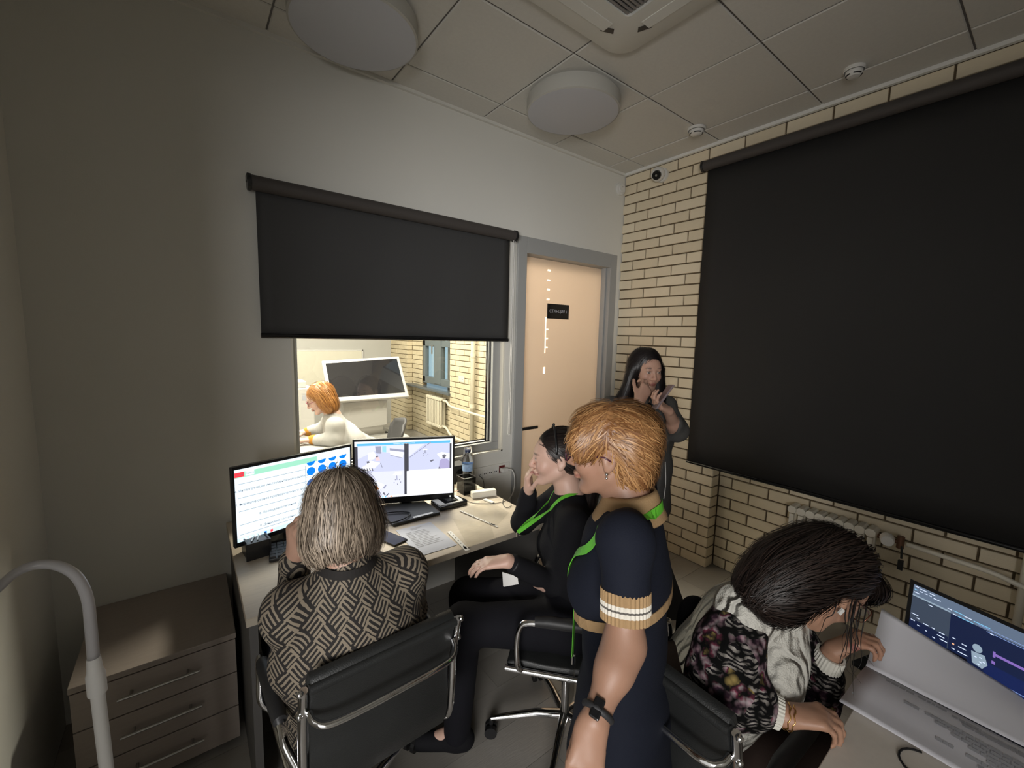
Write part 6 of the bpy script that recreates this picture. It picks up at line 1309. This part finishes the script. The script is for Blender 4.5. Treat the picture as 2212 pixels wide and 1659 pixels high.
# ---------------------------------------------------------------- 4. woman standing in the corner with a phone
def corner():
    dC = 2.45; hc = at(1395, 799, dC); f = nrm([-CF[0]+CR[0]*.22, -CF[1]+CR[1]*.22, 0]); lat = nrm(np.cross(f, [0, 0, 1])); fh = nrm([f[0], f[1], -.10])
    T_ = person('woman with long black hair and grey cardigan standing in the brick corner', (hc[0], hc[1], 0))
    H = Head(hc, fh, (0, 0, 1), 1.0); nk = hc+np.array([*(-f[:2]*.05), -.15]); che = nk+[0, 0, -.20]; pel = che+[0, 0, -.36]
    shR = nk+lat*.175+[0, 0, -.08]; shL = nk-lat*.175+[0, 0, -.08]; elR = at(1352, 925, 2.36); wrR = at(1381, 866, 2.24); elL = at(1462, 930, 2.42); wrL = at(1444, 888, 2.22)
    B, _ = tors(pel, che, nk, lat, .165, .13, .165, .095, front=f)
    P = H.prims()+[cap(H.w((0, -.022, -.045)), nk, .046, .052, .03)]+B+arms(shL, elL, wrL)+arms(shR, elR, wrR)
    P += hand_prims(wrR, nrm(at(1396, 838, 2.26)-wrR), nrm(-f), nrm([0, 0, 1]), curls=[(.6, .9, .6), (.5, .9, .6), (.6, 1., .7), (.7, 1., .7)], S=.95)
    P += hand_prims(wrL, nrm(at(1418, 872, 2.18)-wrL), nrm([0, 0, 1]+f*.3), nrm(f*.2+[0, 0, 1]), curls=[(.5, .7, .5)]*4, S=.95)
    hips = [pel+lat*s*.085 for s in (-1, 1)]; knees = [np.array([*h[:2], .46]) for h in hips]; ank = [np.array([*h[:2], .08]) for h in hips]; P += legs(hips, knees, ank, f)+feet(ank, f)
    sdf_obj('body', P, skinM, T_, .0065, col=H.col((.52, .31, .23), LIP, (.03, .02, .02)))
    D, _ = tors(pel, che, nk, lat, .162, .132, .160, .09, o=.012, bust=1, front=f); sdf_obj('top', D[:3]+D[4:]+[cap(che+[0, 0, .09], nk+[0, 0, -.01], .08, .056, .05), cut(pel+[0, 0, -.05], (0, 0, -1.))], M['blackcloth'], T_, .008)
    Cg, _ = tors(pel+[0, 0, -.14], che, nk, lat, .19, .165, .185, .10, o=.030, bust=1, front=f); cfR = wrR+(elR-wrR)*.42; cfL = wrL+(elL-wrL)*.62
    Cg = Cg[:3]+Cg[4:]+[cap(che+[0, 0, .10], nk+[0, 0, -.03], .09, .066, .05), cap(nk+[0, 0, -.06], shL, .055, .066, .05), cap(nk+[0, 0, -.06], shR, .055, .066, .05)]+chain([shL, elL, cfL], [.066, .062, .052], .03)+chain([shR, elR, cfR], [.068, .060, .050], .03)
    R = np.stack([lat, f, [0, 0, 1.]], 1); Cg += [ell(che+f*.20-lat*.045+np.array([0, 0, -.10]), (.058, .18, .50), .01, '-', R=R), ell(hc, (.10, .12, .13), .01, '-'), cut(pel+[0, 0, -.26], (0, 0, -1.))]
    sdf_obj('cardigan', Cg, M['greycard'], T_, .007, disp=folds(.005, 28, seed=12))
    sdf_obj('trousers', [cap(pel-[0, 0, .02], pel+[0, 0, .06], .115, .105, .04, R=R, sc=np.array((1.35, 1, 1)))]+legs(hips, knees, ank, f, .025)+[cut((0, 0, .05), (0, 0, -1.))], M['trouser'], T_, .009)
    for a_ in ank: shoe(T_, a_, f, M['blackcloth'])
    S = H.S; c0 = H.c
    hp = [ell(H.w((0, -.020, .040)), np.array((.084, .100, .088))*S, .02, R=H.R), ell(H.w((0, -.055, -.08)), np.array((.092, .055, .13))*S, .05, R=H.R), cap(H.w((.080, .005, .0)), H.w((.112, -.005, -.20)), .026, .044, .04), cap(H.w((-.080, .005, .0)), H.w((-.108, .0, -.21)), .026, .040, .04),
          cap(H.w((.112, -.005, -.18)), H.w((.175, -.01, -.225)), .035, .02, .04), ell(H.w((.006, .110, -.025)), np.array((.066, .065, .098))*S, .01, '-', R=H.R), ell(H.w((0, .115, -.14)), np.array((.055, .09, .10))*S, .02, '-', R=H.R)]
    def flow(P):
        L = (P-c0) @ H.R; x, y, z = L.T; top = np.clip(z-.03, 0, .1)*10; return np.stack([np.sign(x)*(top+.25), -.1*top, -1+.5*top], 1) @ H.R.T
    make_hair('hair', hp, flow, hair_mat('long_black_hair', (.006, .005, .006), (.026, .019, .018), .42), T_, n=3500, steps=9, step=.020, width=.0024, lift=.005, wild=.07, res=.0065, groove=.0012, seed=6)
    t = thing('smartphone', 'phone held in the left hand of the woman in the brick corner', 'phone', tuple(wrL)); c = at(1432, 857, 2.17); Rp = frame(nrm([0, 0, 1]*np.array(1.)+f*-.9), nrm(lat)); q = MB(); q.box(c, (.15, .010, .072), np.stack([nrm(CR*.55+CU*.75), nrm(np.cross(nrm(CR*.55+CU*.75), CF)*1.0), -CF], 1)); obj('phone_body', q, mat('phone_case', (.22, .17, .18), .3), t, bevel=.003)
    cable([che-lat*.12+f*.12+np.array([0, 0, -.18]), che-lat*.125+f*.13+np.array([0, 0, -.30]), che-lat*.12+f*.13+np.array([0, 0, -.40])], .003, 'pale cord hanging at the hip of the woman in the corner', M['white'], 'cord')
corner()
# ---------------------------------------------------------------- 5. woman bending over the booklet on the right
def bending():
    f = nrm([.70, -.71, 0]); lat = nrm(np.cross(f, [0, 0, 1]))       # lat: her right, nearer to the camera
    hc = at(1783, 1250, 1.13); H = Head(hc, nrm(CR*.66-CU*.66+CF*.22), nrm(CR*.66+CU*.75), 1.04)
    T_ = person('woman bending over the booklet in white cable knit with floral sleeves', (-1.78, -1.82, 0))
    nk = at(1672, 1295, 1.20); che = at(1618, 1380, 1.27); pel = np.array([-1.80, -1.80, .55])
    shR = at(1606, 1318, 1.14); shL = at(1668, 1262, 1.40); elR = at(1552, 1475, 1.09); wrR = at(1698, 1546, 1.03); elL = at(1745, 1500, 1.30); wrL = at(1800, 1405, 1.24)
    B, _ = tors(pel, che, nk, lat, .16, .125, .15, .092, front=f)
    P = H.prims()+[cap(H.w((0, -.022, -.045)), nk, .046, .052, .03)]+B+arms(shL, elL, wrL)+arms(shR, elR, wrR)
    P += hand_prims(wrR, nrm(at(1815, 1552, 1.0)-wrR), (0, 0, -1), nrm(CF+CU*.3), curls=[(.5, .7, .5), (.6, .8, .5), (.7, .8, .5), (.8, .8, .5)], S=.90, spread=.0)
    P += hand_prims(wrL, nrm(at(1880, 1370, 1.20)-wrL), nrm(-CU+CR*.1), nrm(CF), curls=[(.8, 1.0, .7)]*4, S=.92, spread=0)
    hips = [pel+lat*s*.085 for s in (-1, 1)]; knees = [pel+f*.36+lat*s*.13+[0, 0, -.02] for s in (-1, 1)]; ank = [np.array([*(k_[:2]), .08]) for k_ in knees]; P += legs(hips, knees, ank, f)+feet(ank, f)
    sdf_obj('body', P, skinM, T_, .006, col=H.col((.42, .235, .155), LIP, (.03, .02, .02)))
    D, _ = tors(pel, che, nk, lat, .170, .150, .165, .10, o=.022, bust=1, front=f); D = D[:3]+D[4:]+[cap(che, nk, .11, .072, .06), cap(nk+(che-nk)*.2, shL, .06, .066, .06), cap(nk+(che-nk)*.2, shR, .06, .066, .06), cap(shR, shR+(elR-shR)*.16, .070, .066, .03), cap(shL, shL+(elL-shL)*.16, .070, .066, .03), cut(pel+[0, 0, -.08], (0, 0, -1.))]
    D += [ell(H.c, (.12, .12, .12), .02, '-')]
    Rt = np.stack([lat, f, [0, 0, 1.]], 1)
    sdf_obj('knitted_vest', D, M['cable'], T_, .0065, disp=folds(.004, 24, seed=15), attr=lambda V: (V-che) @ Rt)
    for sh, el, wr, sd in ((shR, elR, wrR, 21), (shL, elL, wrL, 22)):
        a = sh+(el-sh)*.18; cu = wr+(el-wr)*.50; d = nrm(cu-el)
        sdf_obj('sleeve', chain([a, a+(el-a)*.5, el, cu+(el-cu)*.15, cu], [.070, .080, .076, .066, .045], .03), M['floral'], T_, .006, disp=folds(.006, 45, seed=sd), label='floral printed sleeve')
        c1 = wr+(el-wr)*.08; q = MB(); X = nrm(np.cross(d, [0, 0, 1.])); Y = np.cross(d, X); n_ = 60; V = []
        for k, (cc, rr) in enumerate(((cu, .036), (cu, .044), (cu+(c1-cu)*.5, .040), (c1, .037), (c1, .030))):
            for i in range(n_): a_ = 2*PI*i/n_; V.append(cc+(X*math.cos(a_)+Y*math.sin(a_))*(rr+(.0010*math.cos(a_*30) if 0 < k < 4 else 0)))
        q.add(V, [(k*n_+i, k*n_+(i+1) % n_, (k+1)*n_+(i+1) % n_, (k+1)*n_+i) for k in range(4) for i in range(n_)]); obj('sleeve_cuff', q, M['ribwhite'], T_, smooth='auto', label='white ribbed cuff')
    sdf_obj('trousers', [cap(pel-[0, 0, .02], pel+[0, 0, .08], .115, .10, .04, R=Rt, sc=np.array((1.4, 1, 1)))]+legs(hips, knees, ank, f, .020)+[cut((0, 0, .05), (0, 0, -1.))], M['brownpt'], T_, .009)
    for a_ in ank: shoe(T_, a_, f, M['blackcloth'])
    q = MB(); d = nrm(elR-wrR); c = wrR-d*.004; X = nrm(np.cross(d, [0, 0, 1.])); Y = np.cross(d, X); g = bpy.data.materials['gold']
    for k in range(2): q.tube([c+d*(.004-.010*k)+X*math.cos(a)*.030+Y*math.sin(a)*.030+d*.002*math.sin(a*8+k) for a in np.linspace(0, 2*PI, 28, endpoint=False)], .0016, 6, closed=True)
    obj('bracelet', q, g, T_, smooth=True, label='thin gold bracelet')
    e = H.w((.080, -.004, -.046)); q = MB(); q.box(e, (.004, .010, .016), H.R); obj('earring', q, M['white'], T_)
    spec(H, T_, mat('bronze_wire', (.20, .08, .05), .25, metal=.8), big=.029, r=.0015, square=True)
    S = H.S; c0 = H.c
    hp = [ell(H.w((0, -.022, .040)), np.array((.086, .102, .088))*S, .02, R=H.R), ell(H.w((0, -.080, -.020)), np.array((.086, .070, .085))*S, .04, R=H.R), ell(H.w((0, -.105, -.085)), np.array((.084, .060, .075))*S, .05, R=H.R), ell(H.w((0, -.100, -.135)), np.array((.078, .045, .055))*S, .04, R=H.R), ell(H.w((-.070, .010, -.06)), np.array((.026, .050, .08))*S, .04, R=H.R),
          ell(H.w((0, .078, .066)), np.array((.066, .036, .036))*S, .03, R=H.R), ell(H.w((0, .118, -.060)), np.array((.085, .085, .100))*S, .01, '-', R=H.R), ell(H.w((.085, .035, -.060)), np.array((.045, .068, .062))*S, .01, '-', R=H.R)]
    def flow(P):
        L = (P-c0) @ H.R; x, y, z = L.T; fr0 = (y > .045) & (z > .02); top = np.clip(z-.02, 0, .12)*9
        return np.stack([np.sign(x)*(.15+top*.4), np.where(fr0, .7, -.75), np.where(fr0, -.7, -.75+.6*top)], 1) @ H.R.T
    make_hair('hair', hp, flow, hair_mat('dark_brown_hair', (.006, .004, .0035), (.035, .021, .016), .5), T_, n=6000, steps=10, step=.016, width=.0024, lift=.008, wild=.12, res=.0055, groove=.0018, seed=11, spread=.22, lens=(.6, 1.35))
    # long loose front locks that fall past the cheek
    q = MB(); rg = np.random.default_rng(5)
    for k in range(11):
        a = H.w((rg.uniform(.055, .088), rg.uniform(-.03, .03), rg.uniform(-.02, .02))); b = a+H.R[:, 0]*.02-H.R[:, 2]*.05+H.R[:, 1]*.01; e = b+np.array([0, 0, -rg.uniform(.05, .13)])+rg.normal(0, .012, 3); m_ = e+np.array([0, 0, -.03])+rg.normal(0, .018, 3); P_ = spline([a, b, (b+e)/2+rg.normal(0, .006, 3), e, m_], 6)
        q.tube(P_, np.linspace(.0016, .0003, len(P_)), 4, cap=False)
    o = obj('loose_locks', q, bpy.data.materials['dark_brown_hair'], T_, smooth=True); o['kind'] = 'stuff'
M['ribwhite'] = knit('white_rib', (.66, .64, .57), 300, .3)
bending()
# ---------------------------------------------------------------- 6. worker in the lab coat behind the glass
def worker():
    hc = at(692, 860, 3.60); f = nrm([-.985, .17, 0]); lat = nrm(np.cross(f, [0, 0, 1]))
    T_ = person('red haired woman in white lab coat at the table behind the glass', (-1.80, 1.50, 0))
    H = Head(hc, nrm([f[0], f[1], -.42]), nrm([f[0]*.4, f[1]*.4, 1]), 1.06); nk = at(720, 898, 3.66); che = at(742, 935, 3.72)+[0, 0, -.04]; pel = np.array([-1.66, 1.50, .54])
    shL = nk-lat*.165+[0, 0, -.065]; shR = nk+lat*.165+[0, 0, -.065]; elL = at(724, 951, 3.50); wrL = at(672, 953, 3.52); elR = at(700, 938, 3.85); wrR = at(662, 941, 3.80)
    elL[2] = max(elL[2], .80); wrL[2] = max(wrL[2], .79); elR[2] = max(elR[2], .80); wrR[2] = max(wrR[2], .79)
    B, _ = tors(pel, che, nk, lat, .165, .13, .165, .10, front=f)
    P = H.prims()+[cap(H.w((0, -.022, -.045)), nk, .048, .054, .03)]+B+arms(shL, elL, wrL)+arms(shR, elR, wrR)+hand_prims(wrL, f, (0, 0, -1), lat, curl=(.3, .4, .3))+hand_prims(wrR, f, (0, 0, -1), -lat, curl=(.3, .4, .3))
    hips = [pel+lat*s*.09 for s in (-1, 1)]; knees = [pel+f*.42+lat*s*.10 for s in (-1, 1)]; ank = [np.array([*(k_[:2]), .08]) for k_ in knees]; P += legs(hips, knees, ank, f)+feet(ank, f)
    sdf_obj('body', P, skinM, T_, .0075, col=H.col((.42, .275, .225), (.30, .12, .11), (.2, .10, .05)))
    D, _ = tors(pel, che, nk, lat, .18, .15, .175, .11, o=.028, bust=1, front=f); cL = wrL+(elL-wrL)*.28; cR = wrR+(elR-wrR)*.28
    D = D[:3]+D[4:]+[cap(che, nk+[0, 0, -.02], .11, .072, .05), cap(nk+[0, 0, -.05], shL, .06, .072, .05), cap(nk+[0, 0, -.05], shR, .06, .072, .05)]+chain([shL, elL, cL], [.074, .066, .050], .03)+chain([shR, elR, cR], [.074, .066, .050], .03)+[cap(pel, pel+f*.30+[0, 0, .01], .15, .10, .05), cut((0, 0, .46), (0, 0, -1.)), ell(H.w((0, .05, -.05)), (.10, .10, .09), .01, '-')]
    sdf_obj('lab_coat', D, M['coat'], T_, .008, disp=folds(.009, 22, seed=31))
    sdf_obj('trousers', legs(hips, knees, ank, f, .02)+[cut((0, 0, .05), (0, 0, -1.))], M['greycard'], T_, .01)
    must = knit('mustard_sleeve', (.40, .18, .03), 200, .2)
    for a, b in ((cL, wrL), (cR, wrR)): q = MB(); q.tube([a, a+(b-a)*.5, b, b+f*.02], [.044, .042, .038, .030], 18); obj('undersleeve', q, must, T_, smooth='auto', label='mustard sleeve end')
    for a_ in ank: shoe(T_, a_, f, M['blackcloth'])
    q = MB(); bb = surf(D, pel+np.array([0, 0, .17])-f*.12-lat*.08, .004)[0]; q.box(bb, (.012, .10, .045), np.stack([nrm(-lat), f, [0, 0, 1]], 1)); obj('coat_belt', q, M['coat'], T_, bevel=.003)
    spec(H, T_, mat('plum_wire', (.15, .03, .04), .3), big=.026, r=.0024)
    S = H.S; c0 = H.c
    hp = [ell(H.w((0, -.020, .040)), np.array((.086, .104, .088))*S, .02, R=H.R), ell(H.w((0, -.055, -.05)), np.array((.088, .062, .10))*S, .04, R=H.R), ell(H.w((-.068, -.018, -.04)), np.array((.028, .050, .085))*S, .03, R=H.R), ell(H.w((.068, -.018, -.04)), np.array((.028, .050, .085))*S, .03, R=H.R), ell(H.w((0, .12, -.045)), np.array((.080, .078, .105))*S, .01, '-', R=H.R)]
    def flow(P):
        L = (P-c0) @ H.R; x, y, z = L.T; top = np.clip(z-.02, 0, .12)*9; return np.stack([np.sign(x)*(.2+top*.8), -.3*top-.1, -1+.5*top], 1) @ H.R.T
    make_hair('hair', hp, flow, hair_mat('orange_hair', (.18, .060, .010), (.44, .21, .060), .4), T_, n=2500, steps=8, step=.016, width=.003, lift=.006, wild=.1, res=.0065, groove=.0012, seed=14)
worker()
chN = thing('shell_chair', 'dark grey chair behind the worker in the lab coat', 'chair', (-1.58, 1.52, 0)); fN = nrm([-.985, .17, 0]); lN = nrm(np.cross(fN, [0, 0, 1])); c0 = np.array([-1.58, 1.52, 0]); q = MB(); pts = []
for i in range(9):
    for j in range(9):
        u_ = (i-4)/4; v_ = j/8; wv_ = .20+.045*math.sin(v_*2.6)-.07*max(0, v_-.75)*2; q_ = c0-fN*(.17+.10*v_-.06*u_*u_)+lN*u_*wv_+np.array([0, 0, .50+.36*v_-.03*abs(u_)*(v_ > .8)]); pts.append(q_)
q.add(pts, [(i*9+j, (i+1)*9+j, (i+1)*9+j+1, i*9+j+1) for i in range(8) for j in range(8)]); o = obj('backrest', q, mat('dark_grey_shell', (.022, .022, .025), .6), chN, smooth=True); md = o.modifiers.new('s', 'SOLIDIFY'); md.thickness = .02
q = MB(); q.box(c0+[0, 0, .435], (.42, .42, .04), np.stack([lN, fN, [0, 0, 1]], 1)); obj('seat', q, bpy.data.materials['dark_grey_shell'], chN, bevel=.015)
for a in (-1, 1):
    for b in (-1, 1): q = MB(); q.cyl(c0+lN*a*.17+fN*b*.17+[0, 0, .42], c0+lN*a*.20+fN*b*.20, .012, 10); obj('leg', q, M['steel'], chN)

t = thing('black_bag', 'black soft bag or coat hanging beside the back of the bending woman', 'bag', tuple(at(1495, 1400, 1.5)))
c = at(1494, 1375, 1.50); sdf_obj('bag_body', [cap(c+[0, 0, .10], c+[0, 0, -.30], .050, .075, .03, R=np.stack([CR, CF, CU], 1), sc=np.array((1.0, .7, 1))), cap(c+CR*-.06+[0, 0, -.06], c+CR*-.08+[0, 0, -.30], .05, .06, .03)], M['blackcloth'], t, .008, disp=folds(.006, 30, seed=41))
